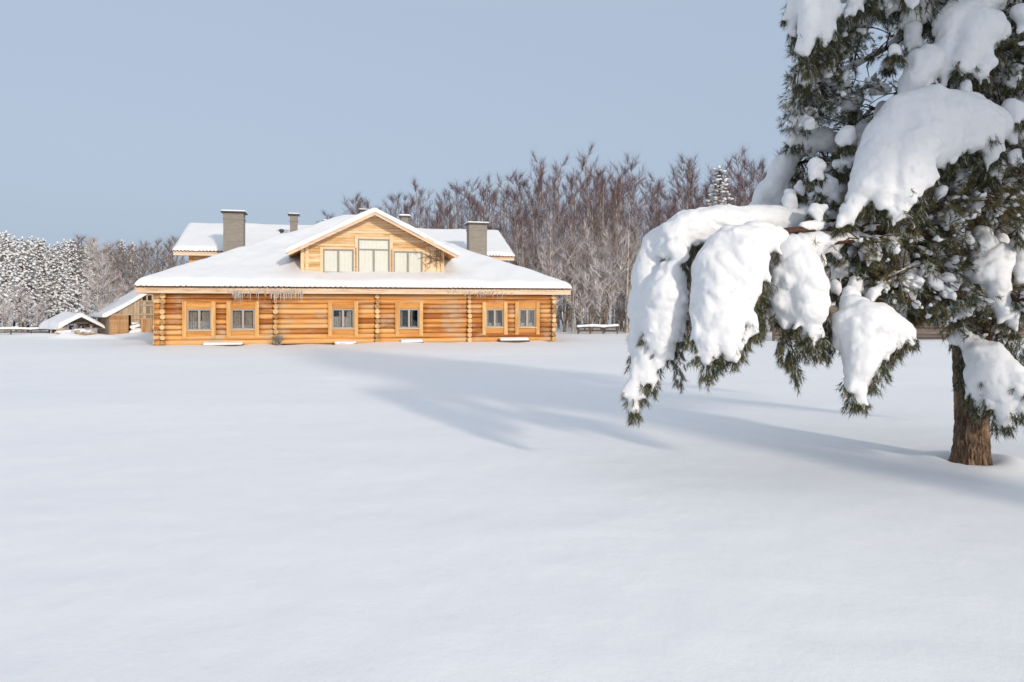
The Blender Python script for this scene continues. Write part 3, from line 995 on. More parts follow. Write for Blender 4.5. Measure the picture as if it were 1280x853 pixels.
for x in (-1.3, 21.36):
    vs = [(x, 10.6, 5.62), (x, RRD, RZE + RP * 5), (x, 20.6, 5.62), (x, 20.6, 5.36), (x, RRD, RZE + RP * 5 - .26), (x, 10.6, 5.36)]
    vs += [(q[0] + 0.04, q[1], q[2]) for q in vs]
    mb.add(vs, [(0, 1, 4, 5), (1, 2, 3, 4), (11, 10, 7, 6), (10, 9, 8, 7), (5, 4, 10, 11), (4, 3, 9, 10), (0, 6, 7, 1), (1, 7, 8, 2), (0, 5, 11, 6)])
mb.build('barge_board', M_FASCIA, rroof)

# ---- chimneys and vents
def chimney(s, d, wx, wy, zb, zt, cap=True, snow=0.12, label=None):
    mb = MB()
    mb.box(s - wx / 2, s + wx / 2, d - wy / 2, d + wy / 2, zb, zt, 0, 0.015)
    mb.box(s - wx / 2 - 0.03, s + wx / 2 + 0.03, d - wy / 2 - 0.03, d + wy / 2 + 0.03, zt - 0.42, zt - 0.30, 0, 0.01)
    c = mb.build('chimney', M_BRICK, house)
    if label: c['label'] = label
    mb = MB(); e = 0.14
    mb.box(s - wx / 2 - e, s + wx / 2 + e, d - wy / 2 - e, d + wy / 2 + e, zt + 0.002, zt + 0.10, 0, 0.012)
    mb.build('chimney_cap', M_METAL, c)
    e2 = e - 0.06; zz = zt + 0.12
    pr = []
    for k in np.linspace(-1, 1, 4):
        pr.append(((s - wx / 2 - e2 + .02, d + k * (wy / 2 + e2 - 0.05), zz), (s + wx / 2 + e2 - .02, d + k * (wy / 2 + e2 - .05), zz), snow * 0.8, snow * 0.8))
    v_, f_ = sdf_snow(pr, 0.04, 0.03, 0.015, 4, int(s * 7))
    v_[:, 2] = zz - 0.02 + (v_[:, 2] - zz + 0.02) * 0.75
    v_[:, 2] = np.maximum(v_[:, 2], zt + 0.09)
    mesh_obj('cap_snow', v_, f_, M_SNOW, c, True)
    return c
def at_u(u, d): return s_at(u, d)
sc = at_u(293, 9.0); c1 = chimney(sc, 9.0, 1.2, 0.95, 3.5, z_at(267.5, sc, 9.0))
sc = at_u(596, 9.0); chimney(sc, 9.0, 1.25, 0.95, 3.5, z_at(281.5, sc, 9.0))
sc = at_u(367.3, 11.6); chimney(sc, 11.6, 0.48, 0.48, 5.0, z_at(270, sc, 11.6), snow=0.10)
sc = at_u(410.5, 15.6); chimney(sc, 15.6, 0.62, 0.55, 7.0, z_at(278, sc, 15.6), snow=0.08)
sc = at_u(455, 15.6); chimney(sc, 15.6, 0.55, 0.55, 7.0, z_at(264.5, sc, 15.6), snow=0.09)
sc = at_u(505.5, 15.6); chimney(sc, 15.6, 0.5, 0.5, 7.0, z_at(272, sc, 15.6), snow=0.17)
# small roof vent
sv, dv = at_u(352, 8.2), 8.2
zv = float(hip_z(np.array(sv), np.array(dv))) + 0.1
zt = z_at(290, sv, dv)
mb = MB(); mb.tube([(sv, dv, zv), (sv, dv, zt)], [0.09, 0.09], 12)
mb.tube([(sv, dv, zt), (sv, dv, zt + 0.03), (sv, dv, zt + 0.12), (sv, dv, zt + 0.18)], [0.10, 0.17, 0.17, 0.06], 14)
mb.build('vent_pipe', M_METAL, house)
# flashing board by the slim stack
# dry bush at the foot of a log corner
def bush(name, loc, h, n, m, label, seed):
    mb = MB(); rr = random.Random(seed)
    for i in range(n):
        a = rr.uniform(0, 6.28); t = rr.uniform(0.1, 0.8)
        pts = [Vector((rr.gauss(0, .05), rr.gauss(0, .04), 0))]
        d = Vector((math.cos(a) * t, math.sin(a) * t * 0.6, 1)).normalized()
        for k in range(4):
            d = (d + Vector((rr.uniform(-.3, .3), rr.uniform(-.3, .3), rr.uniform(-.25, .1)))).normalized()
            pts.append(pts[-1] + d * h / 4 * rr.uniform(.7, 1.1))
            if k:
                e = (d + Vector((rr.uniform(-.9, .9), rr.uniform(-.9, .9), rr.uniform(-.3, .5)))).normalized()
                mb.tube([pts[-1], pts[-1] + e * h * 0.15, pts[-1] + e * h * 0.25], [0.008, 0.006, 0.003], 3, rr.random())
        mb.tube(pts, [0.014, 0.011, 0.009, 0.007, 0.004], 4, rr.random())
    o = mb.build(name, m, None); o.location = loc
    tag(o, label, 'bush')
    return o
M_DBUSH = frost_mat('grey_dry_stalks', (0.13, 0.11, 0.09), (0.42, 0.40, 0.37))
p_ = Matrix.Translation(HL) @ Matrix.Rotation(TH, 4, 'Z') @ Vector((s_at(348, -0.5), -0.55, 0))
bush('dry_bush', p_, 0.48, 55, M_DBUSH, 'small grey dry bush at the foot of a log corner beside the house windows', 3)

# ------------------------------------------------------------------ barn, shelter, fences and woodpile on the far side
def at_ground(x, y): return float(ground_z(np.array([x]), np.array([y]))[0])

def barn():
    bx, by = -28.25, 50.0
    root = empty('barn', (bx, by, 0), math.atan2(0.65, 0.76))     # local x along the gable end, local y back along the ridge
    tag(root, 'weathered grey wooden barn with a snowy curved roof behind the end of the log house', 'barn')
    Wd, Lg, ze, zr = 6.4, 4.2, 1.42, 3.55
    def rz(x):                                                   # roof line flares out at the eaves
        t = min(abs(x - Wd / 2) / (Wd / 2 + 0.35), 1.0)
        return ze - 0.12 + (zr - ze + 0.12) * (1 - t) ** 1.1
    mb = MB(); rr = random.Random(3); x = 0.0
    while x < Wd - 0.01:
        bw = min(rr.uniform(0.16, 0.24), Wd - x)
        low = x < 1.15
        holes = (3.05 < x + bw / 2 < 4.2)
        top = min(rz(x), rz(x + bw)) - 0.08
        mb.box(x, x + bw - 0.012, rr.uniform(-.012, .012), 0.04, 1.45 if low else 0, top, rr.uniform(-.6, .5))
        x += bw
    mb.build('plank_gable', M_GREYWOOD, root)
    mb = MB()
    for k in range(8):
        mb.box(0.0, 1.15, -0.05 + rr.uniform(-.01, .01), 0.0, k * 0.18, k * 0.18 + 0.165, rr.uniform(-.5, .5))
    mb.build('lower_boarding', M_BROWNWOOD, root)
    mb = MB(); mb.box(-0.04, 0.04, 0.05, Lg, 0, ze - 0.1); mb.box(Wd - .04, Wd + .04, 0.05, Lg, 0, ze - .1)
    mb.box(0.05, Wd - 0.05, Lg - 0.05, Lg, 0, ze)
    mb.build('side_wall', M_GREYWOOD, root)
    mb = MB(); mb.box(1.9, 4.9, -0.07, -0.015, 2.02, 2.12, 0.3); mb.box(0.0, Wd, -0.06, -0.014, 1.36, 1.46, 0.2)
    mb.build('cross_beam', M_GREYWOOD, root)
    for x0 in (1.98, 2.34):
        mb = MB()
        mb.box(x0, x0 + .05, -0.09, -0.02, 2.35, 2.85); mb.box(x0 + .33, x0 + .38, -0.09, -0.02, 2.35, 2.85); mb.box(x0 + .05, x0 + .33, -0.09, -0.02, 2.80, 2.85); mb.box(x0 + .05, x0 + .33, -0.09, -0.02, 2.35, 2.40)
        wv = mb.build('window', M_FASCIA, root)
        mb = MB(); mb.box(x0 + .05, x0 + .33, -0.05, -0.03, 2.40, 2.80); mb.build('pane', M_DARK, wv)
    mb = MB()
    for k in range(4): mb.box(1.95 + k * .16, 2.10 + k * .16, -0.08, -0.03, 0, 1.05, rr.uniform(-.2, .6))
    mb.box(1.35, 2.68, -0.10, -0.04, 1.05, 1.14, .4); mb.box(2.60, 2.68, -0.10, -0.04, 0, 1.05, .3)
    mb.build('door', M_BROWNWOOD, root)
    v_, f_ = sdf_snow([((1.35, -.35, .05), (1.75, -.3, .25), .28, .2), ((1.3, -.2, .5), (1.8, -.15, .62), .11, .12), ((1.4, -.15, .78), (1.7, -.15, .80), .08, .06)], .05, .03, .03, 4, 9)
    mesh_obj('snow_heap', v_, f_, M_SNOW, root, True)
    mb = MB(); xs = np.linspace(-0.45, Wd + 0.45, 40)
    pl = [(x, rz(x) + 0.0) for x in xs]
    mb.prism(pl + [(x, z - 0.1) for x, z in pl[::-1]], -0.25, Lg + 0.3)
    rf = mb.build('roof', M_FASCIA, root)
    zf = lambda X, Y: np.vectorize(rz)(X)
    slab('roof_snow', -0.55, Wd + 0.55, -0.32, Lg + 0.35, zf, 0.24, rf, 0.2, 0.25, 0.05, 20)
    return root
barn()

def shelter():
    c = W(90, 418, 50.5); root = empty('timber_shelter', (c.x, c.y, 0), R(-38))
    tag(root, 'low open timber shelter under a thick snow cap left of the barn', 'shelter')
    # ridge along local x, open gable end at +x
    L, Wd, ze, zr = 1.25, 1.15, 0.62, 1.26
    mb = MB(); rr = random.Random(5)
    for x in (-L + .2, 0, L - .2):
        for y in (-Wd + .3, Wd - .3):
            mb.tube([(x, y, -0.1), (x, y, ze + .1)], [0.08, 0.075], 8, rr.uniform(-.3, .5))
    mb.build('post', M_GREYWOOD, root)
    mb = MB()
    mb.box(-L, L, -Wd + .22, -Wd + .36, ze, ze + .14); mb.box(-L, L, Wd - .36, Wd - .22, ze, ze + .14)
    for x in (-L + .2, L - .2):
        mb.box(x - .06, x + .06, -Wd + .1, Wd - .1, ze + .142, ze + .26)
        mb.tube([(x, -Wd, ze), (x, 0, zr)], [.06, .06], 6); mb.tube([(x, Wd, ze), (x, 0, zr)], [.06, .06], 6)
    mb.box(-L + .1, L - .1, -Wd + .32, -Wd + .37, 0.0, 0.35, -.3)
    mb.build('beam', M_GREYH, root)
    mb = MB(); pl = [(-Wd - .25, ze - .08), (0, zr + .05), (Wd + .25, ze - .08), (Wd + .25, ze - .16), (0, zr - .05), (-Wd - .25, ze - .16)]
    k = len(pl)
    vs = [(-L - .3, y, z) for y, z in pl] + [(L + .3, y, z) for y, z in pl]
    mb.add(vs, [tuple(range(k)), tuple(reversed(range(k, 2 * k)))] + [(i, i + k, (i + 1) % k + k, (i + 1) % k) for i in range(k)])
    rf = mb.build('roof', M_GREYH, root)
    zf = lambda X, Y: zr + .05 - (zr - ze + .13) / (Wd + .25) * np.abs(Y)
    slab('roof_snow', -L - .42, L + .40, -Wd - .38, Wd + .38, zf, 0.30, rf, 0.15, 0.3, 0.07, 31)
shelter()

def rail_fence(name, p0, p1, n, h, label, rails=2, rail_r=0.05, snow_r=0.075, mm=M_GREYH, group=None):
    p0, p1 = Vector(p0), Vector(p1); d = p1 - p0; L = d.length
    root = empty(name, p0, math.atan2(d.y, d.x)); rr = random.Random(int(L * 10))
    tag(root, label, 'fence', group)
    mb = MB()
    for k in range(rails):
        z = h - 0.06 - k * (h * 0.45)
        pts = [(L * i / n, rr.uniform(-.02, .02), z + rr.uniform(-.04, .04)) for i in range(n + 1)]
        mb.tube(pts, rail_r, 6, rr.uniform(-.3, .3))
        if k == 0: top = pts
    mb.build('rail', mm, root)
    for i in range(n + 1):
        mb = MB(); x = L * i / n + rr.uniform(-.1, .1)
        mb.tube([(x, 0.07, -.2), (x + rr.uniform(-.03, .03), 0.07, h + .06)], [0.06, 0.05], 7, rr.uniform(-.3, .3))
        mb.build('post', mm, root)
    pr = []
    for a, b_ in zip(top[:-1], top[1:]):
        a, b_ = Vector(a), Vector(b_); up = Vector((0, 0, rail_r + snow_r * .45))
        pr.append((tuple(a + up), tuple(b_ + up), snow_r * rr.uniform(.8, 1.1), snow_r * rr.uniform(.8, 1.1)))
    v_, f_ = sdf_snow(pr, 0.05, 0.03, 0.02, 2.5, 4)
    mesh_obj('rail_snow', v_, f_, M_SNOW, root, True)
    return root
a = W(-60, 415, 49); b_ = W(62, 415, 51)
rail_fence('rail_fence', (a.x, a.y, 0.0), (b_.x, b_.y, 0.0), 5, 0.42, 'low wooden rail fence with snow along its top in front of the snowy pines', 2, 0.05, 0.09)
a = W(722, 415, 51); b_ = W(772, 415, 52)
rail_fence('rail_fence', (a.x, a.y, 0.0), (b_.x, b_.y, 0.0), 3, 0.55, 'short snow-topped rail fence at the forest edge right of the log house', 2, 0.06, 0.10)

def woodpile(u0, u1, Y, h, name, label, seed, cat='woodpile'):
    a, b_ = W(u0, 415, Y), W(u1, 415, Y); L = (b_ - a).length
    root = empty(name, (a.x, Y, 0)); rr = random.Random(seed); tag(root, label, cat)
    mb = MB(); n = 22
    tops = []
    for i in range(n):
        x = L * rr.random(); z = rr.uniform(0.05, h) * (0.35 + 0.65 * math.sin(math.pi * min(max(x / L, 0.12), .95)))
        dx, dy = rr.uniform(.25, .6), rr.uniform(-.5, .5)
        r_ = rr.uniform(.05, .11)
        mb.tube([(x - dx, -dy, z + rr.uniform(-.08, .08)), (x + dx, dy, z + rr.uniform(-.1, .1))], [r_, r_ * .85], 7, rr.uniform(-.5, .6))
        tops.append((x, z, r_, dx, dy))
    mb.build('log_heap', M_GREYWOOD, root)
    pr = []
    for x, z, r_, dx, dy in tops:
        if rr.random() < 0.6:
            pr.append(((x - dx * .6, -dy * .6, z + r_ + .02), (x + dx * .6, dy * .6, z + r_ + .02), rr.uniform(.05, .1), rr.uniform(.05, .1)))
    v_, f_ = sdf_snow(pr, 0.05, 0.03, 0.02, 3, seed)
    mesh_obj('snow_cap', v_, f_, M_SNOW, root, True)
woodpile(72, 92, 46.5, 0.55, 'woodpile', 'tumbled pile of dark boards half under snow before the shelter', 4)
woodpile(94, 112, 46.8, 0.42, 'woodpile', 'low heap of brown logs under snow between shelter and barn', 6)

def plank_fence():
    p0, p1 = Vector((15.6, 42.5, 0)), Vector((46, 44.5, 0)); d = p1 - p0; L = d.length
    root = empty('plank_fence', p0, math.atan2(d.y, d.x)); rr = random.Random(6)
    tag(root, 'long brown plank fence across the field behind the trunk of the big pine', 'fence')
    n = 14
    mb = MB(); bh = 0.19
    for i in range(n):
        for k in range(11):
            mb.box(L * i / n + .004, L * (i + 1) / n - .004, -0.03 + rr.uniform(-.01, .01), 0.02, 0.0 + k * bh, k * bh + bh - .012, rr.uniform(-.5, .4))
    mb.build('plank_panel', M_GREYH, root)
    for i in range(n + 1):
        mb = MB(); mb.box(L * i / n - .07, L * i / n + .07, -0.10, -0.035, -0.1, 2.2, rr.uniform(-.4, .2), .01)
        mb.build('post', M_GREYH, root)
    v_, f_ = sdf_snow([((L * i / n, 0, 2.14), (L * (i + 1) / n, 0, 2.14), .11, .11) for i in range(n)], 0.06, 0.03, 0.02, 1.5, 2)
    mesh_obj('fence_snow', v_, f_, M_SNOW, root, True)
plank_fence()

# ------------------------------------------------------------------ forest
def gen_bare(seed, h, frost_lo, frost_hi, nb=30, spread=0.26, up=0.75, twigs=8, tw=0.02, tmat=None, low=0.18, stems=1, lean=0.0, twl=1.0, name='birch_tree', bark_pale=0.8, subs=7):
    """a bare tree at the origin: trunk mesh and crown mesh (limbs, branchlets and twigs)"""
    rr = random.Random(seed)
    root = empty(name, (0, 0, 0))
    tb, cb = MB(), MB()
    for st in range(stems):
        az = rr.uniform(0, 6.28); sp = 0 if stems == 1 else rr.uniform(.1, .35)
        pts = []; hh = h * (1 if st == 0 else rr.uniform(.6, .95)); nseg = 12
        lx, ly = rr.uniform(-1, 1) * .03 + lean + math.cos(az) * sp, rr.uniform(-1, 1) * .03 + math.sin(az) * sp
        wx, wy = rr.uniform(0, 6), rr.uniform(0, 6)
        for i in range(nseg + 1):
            t = i / nseg
            pts.append(Vector((lx * hh * t * (1 - .3 * t) + .1 * math.sin(wx + t * 5) * t, ly * hh * t * (1 - .3 * t) + .1 * math.sin(wy + t * 4) * t, hh * t - (0.3 if i == 0 else 0))))
        r0 = 0.0100 * hh * rr.uniform(.85, 1.15)
        rad = [max(r0 * (1 - t / nseg) ** .8, .012) for t in range(nseg + 1)]
        rad[0] *= 1.25
        tb.tube(pts, rad, 7, bark_pale * rr.uniform(.7, 1.1))
        for i in range(nb):
            t = low + (0.97 - low) * ((i + rr.random()) / nb) ** 0.85
            q = t * nseg; k = min(int(q), nseg - 1)
            p = pts[k].lerp(pts[k + 1], q - k)
            a = i * 2.4 + rr.uniform(-.5, .5)
            inc = up * (0.75 + 0.5 * t) * rr.uniform(.7, 1.2)
            d = Vector((math.cos(a), math.sin(a), inc)).normalized()
            L = hh * spread * (1.06 - t) ** 0.6 * rr.uniform(.6, 1.15) * (0.55 + 0.45 * min(1, (t - low) / .18))
            fz = lambda z: min(1.0, max(0.0, frost_lo + (frost_hi - frost_lo) * (z / h) + rr.uniform(-.32, .32)))
            bp = [p]; n = 5
            for j in range(n):
                d = (d + Vector((rr.uniform(-.16, .16), rr.uniform(-.16, .16), .10 + rr.uniform(-.1, .12)))).normalized()
                bp.append(bp[-1] + d * L / n)
            br = max(.066 * (1 - t) * h / 15 + .014, .016)
            tb.tube(bp, [br * (1 - .75 * j / n) for j in range(n + 1)], 5, bark_pale * rr.uniform(.6, 1.25) * (1 - .35 * t), False)
            for s_ in range(subs):
                f = 0.18 + .8 * (s_ + rr.random()) / subs
                k2 = min(int(f * n), n - 1); sp_ = bp[k2].lerp(bp[k2 + 1], f * n - k2)
                sd = (bp[k2 + 1] - bp[k2]).normalized()
                sd = (sd + Vector((rr.uniform(-.9, .9), rr.uniform(-.9, .9), rr.uniform(-.25, .6)))).normalized()
                sl_ = L * .36 * rr.uniform(.6, 1.2) * (1.1 - f * .5)
                m1 = sp_ + sd * sl_ * .5
                sd2 = (sd + Vector((rr.uniform(-.3, .3), rr.uniform(-.3, .3), rr.uniform(0, .35)))).normalized()
                m2 = m1 + sd2 * sl_ * .5
                fr = fz(sp_.z)
                cb.tube([sp_, m1, m2], [.013, .010, .005], 3, fr, False)
                for w_ in range(twigs):
                    g = rr.random()
                    b0 = (sp_.lerp(m1, g * 2) if g < .5 else m1.lerp(m2, g * 2 - 1))
                    td = ((m2 - sp_).normalized() + Vector((rr.uniform(-.8, .8), rr.uniform(-.8, .8), rr.uniform(-.3, .95)))).normalized()
                    tl = rr.uniform(.35, .95) * twl
                    sd_ = td.cross(Vector((rr.uniform(-1, 1), rr.uniform(-1, 1), rr.uniform(-1, 1)))).normalized() * tw * .5
                    cb.tri(b0 - sd_, b0 + sd_, b0 + td * tl, min(1, max(0, fr + rr.uniform(-.25, .25))))
    tb.build('trunk', M_BBARK, root, True)
    cb.build('crown', tmat or M_BTWIG, root)
    return root

def gen_conifer(seed, h, rad, name, lumps=3, low=0.12, power=0.8, dense=1.0, droop=0.35):
    """snow-laden conifer: trunk, dark needle sprays, snow lumps bowing every branch"""
    rr = random.Random(seed)
    root = empty(name, (0, 0, 0))
    mb = MB(); mb.tube([(0, 0, -.3), (0.03, 0, h * .5), (0, 0, h * .99)], [h * .013, h * .009, .02], 8, .2); 
    nb = MB(); L = Lumps()
    n = int(h * 9 * dense)
    for i in range(n):
        t = low + (0.985 - low) * (i + rr.random()) / n
        a = i * 2.399 + rr.uniform(-.3, .3)
        env = (1 - t) ** power
        ln = rad * env * rr.uniform(.65, 1.1) + 0.12
        z0 = h * t
        ca, sa = math.cos(a), math.sin(a)
        def P(f, up=0): 
            return Vector((ca * ln * f, sa * ln * f, z0 + ln * (.12 * f - droop * f * f) * 1.4 + up))
        mb.tube([P(0), P(.5), P(1)], [.03, .022, .01], 4, .2, False)
        ns = max(8, int(26 * ln))
        for k in range(ns):
            f = rr.uniform(.15, 1.05); b0 = P(f)
            d = Vector((ca * .6 + rr.uniform(-.9, .9), sa * .6 + rr.uniform(-.9, .9), rr.uniform(-.9, .15))).normalized()
            sd = d.cross(Vector((rr.uniform(-1, 1), rr.uniform(-1, 1), rr.uniform(-1, 1)))).normalized() * rr.uniform(.03, .06)
            nb.tri(b0 - sd, b0 + sd, b0 + d * rr.uniform(.2, .42), rr.random())
        m = max(2, int(round(lumps * 2.2 * ln / 1.2)))
        for k in range(m):
            f = (k + rr.uniform(.4, 1.1)) / m
            r_ = rr.uniform(.07, .21) * (0.6 + .4 * ln / rad)
            c = P(min(f, 1.05), .06 + r_ * .2 + rr.uniform(-.1, .08))
            L.add((c.x + rr.uniform(-.22, .22), c.y + rr.uniform(-.22, .22), c.z), r_ * rr.uniform(.9, 1.6), r_ * rr.uniform(.8, 1.2), r_ * rr.uniform(.6, 1.0), 1, .55, a + rr.uniform(-.6, .6))
    L.add((0, 0, h), .10, .10, .16)
    mb.build('trunk', M_LIMB, root)
    nb.build('needles', M_CNEED, root)
    v_, f_ = L.arrays()
    mesh_obj('snow_load', v_, f_, M_SNOW, root, True)
    return root

birches = [gen_bare(100 + i, 15, lo, hi, nb=nb_, spread=sp, up=up, twigs=14, tw=.0145, tmat=(M_BTWIG, M_BTWIGP)[i % 2], stems=st, twl=1.15, subs=8, low=lw) for i, (lo, hi, sp, up, nb_, st, lw) in enumerate(((1.1, -.35, .30, 1.0, 20, 1, .12), (1.3, -.25, .34, .85, 17, 1, .10), (.8, -.35, .24, 1.5, 22, 1, .25), (1.3, -.15, .36, .8, 18, 1, .12), (.7, -.25, .27, 1.25, 14, 2, .22), (1.1, -.4, .32, 1.1, 12, 2, .12), (1.25, -.2, .40, .75, 15, 1, .14)))]
bare = [gen_bare(120 + i, 10, lo, hi, nb=24, spread=.30, up=.8, twigs=9, tw=.019, tmat=M_BTWIG2, name='bare_tree', bark_pale=.45) for i, (lo, hi) in enumerate(((.75, .15), (.5, .0), (.6, .3)))]
frosty = [gen_bare(140 + i, 6, 1.0, .6, nb=13, spread=.42, up=.6, twigs=7, tw=.020, low=.12, stems=3, twl=.85, name='frosted_shrub', bark_pale=.4, subs=6) for i in range(3)]
lonetree = gen_bare(160, 7, .95, .75, nb=34, spread=.30, up=.25, twigs=8, tw=.02, tmat=M_BTWIG2, low=.12, name='young_birch', lean=-.05, bark_pale=.9)
pines = [gen_conifer(200 + i, 10, r_, 'snowy_pine', 4, lo, pw, 1.0, dr) for i, (r_, lo, pw, dr) in enumerate(((2.3, .10, .62, .42), (2.0, .2, .55, .35), (2.6, .14, .75, .45)))]
spruce = gen_conifer(230, 14.3, 2.0, 'snowy_spruce', 4, .05, .85, 1.3, .5)

used = set()
def place(proto, x, y, sc, rz, label, cat, group, sx=1.0):
    if proto.name in used: o = copy_tree(proto)
    else: o = proto; used.add(proto.name)
    o.location = (x, y, at_ground(x, y)); o.rotation_euler = (0, 0, rz); o.scale = (sc * sx, sc * sx, sc)
    if group: o['group'] = group
    tag(o, label, cat, group)
    return o
TOP = [(380, 285), (400, 268), (450, 244), (480, 246), (520, 228), (560, 236), (600, 224), (640, 214), (665, 206), (700, 208), (730, 198), (770, 206), (820, 206), (860, 206), (900, 204), (940, 180), (980, 188), (1040, 190), (1150, 200), (1300, 200), (1700, 215)]
def top_v(u): return float(np.interp(u, [a for a, _ in TOP], [b for _, b in TOP]))
rr = random.Random(77)
def scatter(protos, u0, u1, n, y0, y1, kmin, kmax, label, cat, group, h0=15):
    for i in range(n):
        u = u0 + (u1 - u0) * (i + rr.uniform(.1, .9)) / n; y = rr.uniform(y0, y1)
        H = (EYE + (HZ - top_v(u)) / F * y) * rr.uniform(kmin, kmax)
        p = protos[rr.randrange(len(protos))]
        place(p, (u - 640) / F * y, y, H / h0, rr.uniform(0, 6.28), label, cat, group, rr.uniform(.85, 1.15))
# the birch wood on the right, nearest row first
scatter(birches, 640, 1010, 22, 53, 60, .60, .92, 'pale-trunked bare birch in the front row of the wood right of the log house', 'birch', 'birches in the front row of the wood')
scatter(birches, 640, 1010, 30, 61, 70, .74, 1.0, 'tall reddish bare birch deeper in the wood right of the log house', 'birch', 'birches deeper in the wood')
scatter(birches, 640, 1010, 30, 71, 86, .82, 1.04, 'tall reddish bare birch deeper in the wood right of the log house', 'birch', 'birches deeper in the wood')
scatter(birches, 425, 645, 22, 76, 92, .84, 1.0, 'leafless dark-topped birch rising beyond the log house roof', 'birch', 'birches beyond the house roof')
scatter(birches, 390, 645, 14, 93, 110, .88, 1.0, 'leafless dark-topped birch rising beyond the log house roof', 'birch', 'birches beyond the house roof')
scatter(birches, 1010, 1420, 36, 54, 80, .6, .95, 'bare birch half seen through the boughs of the big pine', 'birch', 'birches behind the big pine')
for i in range(24):
    u = 690 + i * 14 + rr.uniform(-8, 8); y = rr.uniform(52, 58)
    place(frosty[i % 3], (u - 640) / F * y, y, rr.uniform(.7, 1.35), rr.uniform(0, 6), 'white frosted shrub low along the front of the birch wood', 'shrub', 'frosted shrubs along the birch wood')
sp = W(899, 400, 62); place(spruce, sp.x * 57 / 62, 57, 57 / 62 * 1.0, 0.4, 'narrow snow-covered spruce spire standing among the red-brown birches', 'spruce', None, 1.5)
# left: snowy pines, bare trees
for i, (u, v, y) in enumerate(((-45, 285, 66), (-15, 292, 62), (8, 289, 60), (18, 296, 72), (35, 301, 57), (48, 298, 64), (62, 306, 70), (72, 303, 58.5), (88, 300, 62), (100, 306, 74), (112, 304, 80), (-60, 280, 80), (0, 292, 82), (40, 296, 84), (80, 300, 86), (136, 306, 88), (152, 300, 78), (166, 304, 86), (28, 297, 55.5), (104, 306, 66), (54, 299, 72), (-30, 288, 72))):
    H = EYE + (HZ - v) / F * y
    lab = 'snow-laden pine in the stand at the far end of the field' if u < 118 else 'frosted pine among bare trees above the barn roof'
    grp = 'snowy pines at the far end of the field' if u < 118 else 'frosted pines above the barn'
    place(pines[i % 3], (u - 640) / F * y, y, H / 10, rr.uniform(0, 6.28), lab, 'pine', grp)
for i in range(22):
    u = 92 + i * 6.2 + rr.uniform(-3, 3); y = rr.uniform(60, 84)
    H = (EYE + (HZ - rr.uniform(298, 316)) / F * y)
    place(bare[i % 3], (u - 640) / F * y, y, H / 10, rr.uniform(0, 6.28), 'bare brown tree in the thicket between the pines and the log house', 'tree', 'bare trees in the thicket by the barn')
p_ = W(124, 415, 52.5); place(lonetree, p_.x, 52.5, .95, 1.0, 'slender white birch with frosted side branches between shelter and barn', 'birch', None)
for i, (u, y, s_) in enumerate(((6, 53, .55), (28, 54, .6), (50, 55, .5), (140, 57, .6), (152, 58, .7), (-20, 53, .6))):
    place(frosty[i % 3], (u - 640) / F * y, y, s_, i * 1.1, 'low frosted shrub under the trees at the far end of the field', 'shrub', 'frosted shrubs at the far end of the field')

# the depth of the wood, one mass
mb = MB(); rr2 = random.Random(9)
for i in range(950):
    x = rr2.uniform(-95, 110); y = rr2.uniform(96, 135)
    if -58 < x < -20 and y < 110: y += 25
    u = 640 + F * x / y
    vt = top_v(u) if u > 380 else (312 if u < 250 else 330)
    h = (EYE + (HZ - vt) / F * y) * rr2.uniform(.6, .93)
    if h < 2: continue
    mb.tube([(x, y, -.2), (x + rr2.uniform(-.3, .3), y, h)], [rr2.uniform(.08, .16), .02], 4, rr2.uniform(.0, .5), False)
    for k in range(46):
        z = h * rr2.uniform(.12, 1); a = rr2.uniform(0, 6.28); l = rr2.uniform(.8, 2.2) * (1.1 - .5 * z / h)
        d = Vector((math.cos(a), math.sin(a), rr2.uniform(.1, 1.2))).normalized() * l
        b0 = Vector((x, y, z)); sd = d.cross(Vector((0, 0, 1))).normalized() * .04 + Vector((0, 0, .025))
        mb.tri(b0 - sd, b0 + sd, b0 + d, rr2.uniform(0, .6))
        mb.tri(b0 + d * .5 - sd * .6, b0 + d * .5 + sd * .6, b0 + d * .6 + Vector((rr2.uniform(-.7, .7), rr2.uniform(-.3, .3), rr2.uniform(.1, .9))), rr2.uniform(0, .6))
o = mb.build('far_forest', M_FTWIG, None)
tag(o, 'far depth of the bare wood behind the nearer birches', 'forest', None, 'stuff')

# ------------------------------------------------------------------ the big snow-laden pine
pine = empty('pine_tree', PINE)
tag(pine, 'big pine with drooping branches bowed under heavy clumps of snow, standing alone in the field', 'pine')

def loc(p): return Vector(p) - PINE
# trunk with plated bark
tp = [Vector((0, 0, -.25)), Vector((0, 0, 0.0)), Vector((.0, 0, .35)), Vector((0, 0, .9)), Vector((-.03, .02, 1.6)), Vector((.0, .05, 2.4)), Vector((.08, .10, 3.4)), Vector((.2, .12, 4.6)), Vector((.25, .15, 6.0)), Vector((.3, .15, 7.6)), Vector((.3, .2, 8.8))]
tr = [.215, .205, .19, .185, .17, .155, .15, .125, .10, .065, .02]
vs, fs = [], []
sides, rows = 110, 420
zs = np.linspace(0, 1, rows)
arr_t = np.array([t for t in np.linspace(0, len(tp) - 1, rows)])
for i, t in enumerate(arr_t):
    k = min(int(t), len(tp) - 2); f_ = t - k
    c = tp[k].lerp(tp[k + 1], f_); r_ = tr[k] * (1 - f_) + tr[k + 1] * f_
    for j in range(sides):
        a = 2 * math.pi * j / sides
        vs.append((c.x + r_ * math.cos(a), c.y + r_ * math.sin(a), c.z))
vs = np.array(vs)
ang = np.arctan2(vs[:, 1], vs[:, 0])
q = np.stack([np.cos(ang) * 5, np.sin(ang) * 5, vs[:, 2] * 5], 1)
fade = np.clip(1.2 - vs[:, 2] / 7, .3, 1)
warp = q + .35 * np.stack([vnoise(q * .8, 21), vnoise(q * .8, 22), 0 * ang], 1)
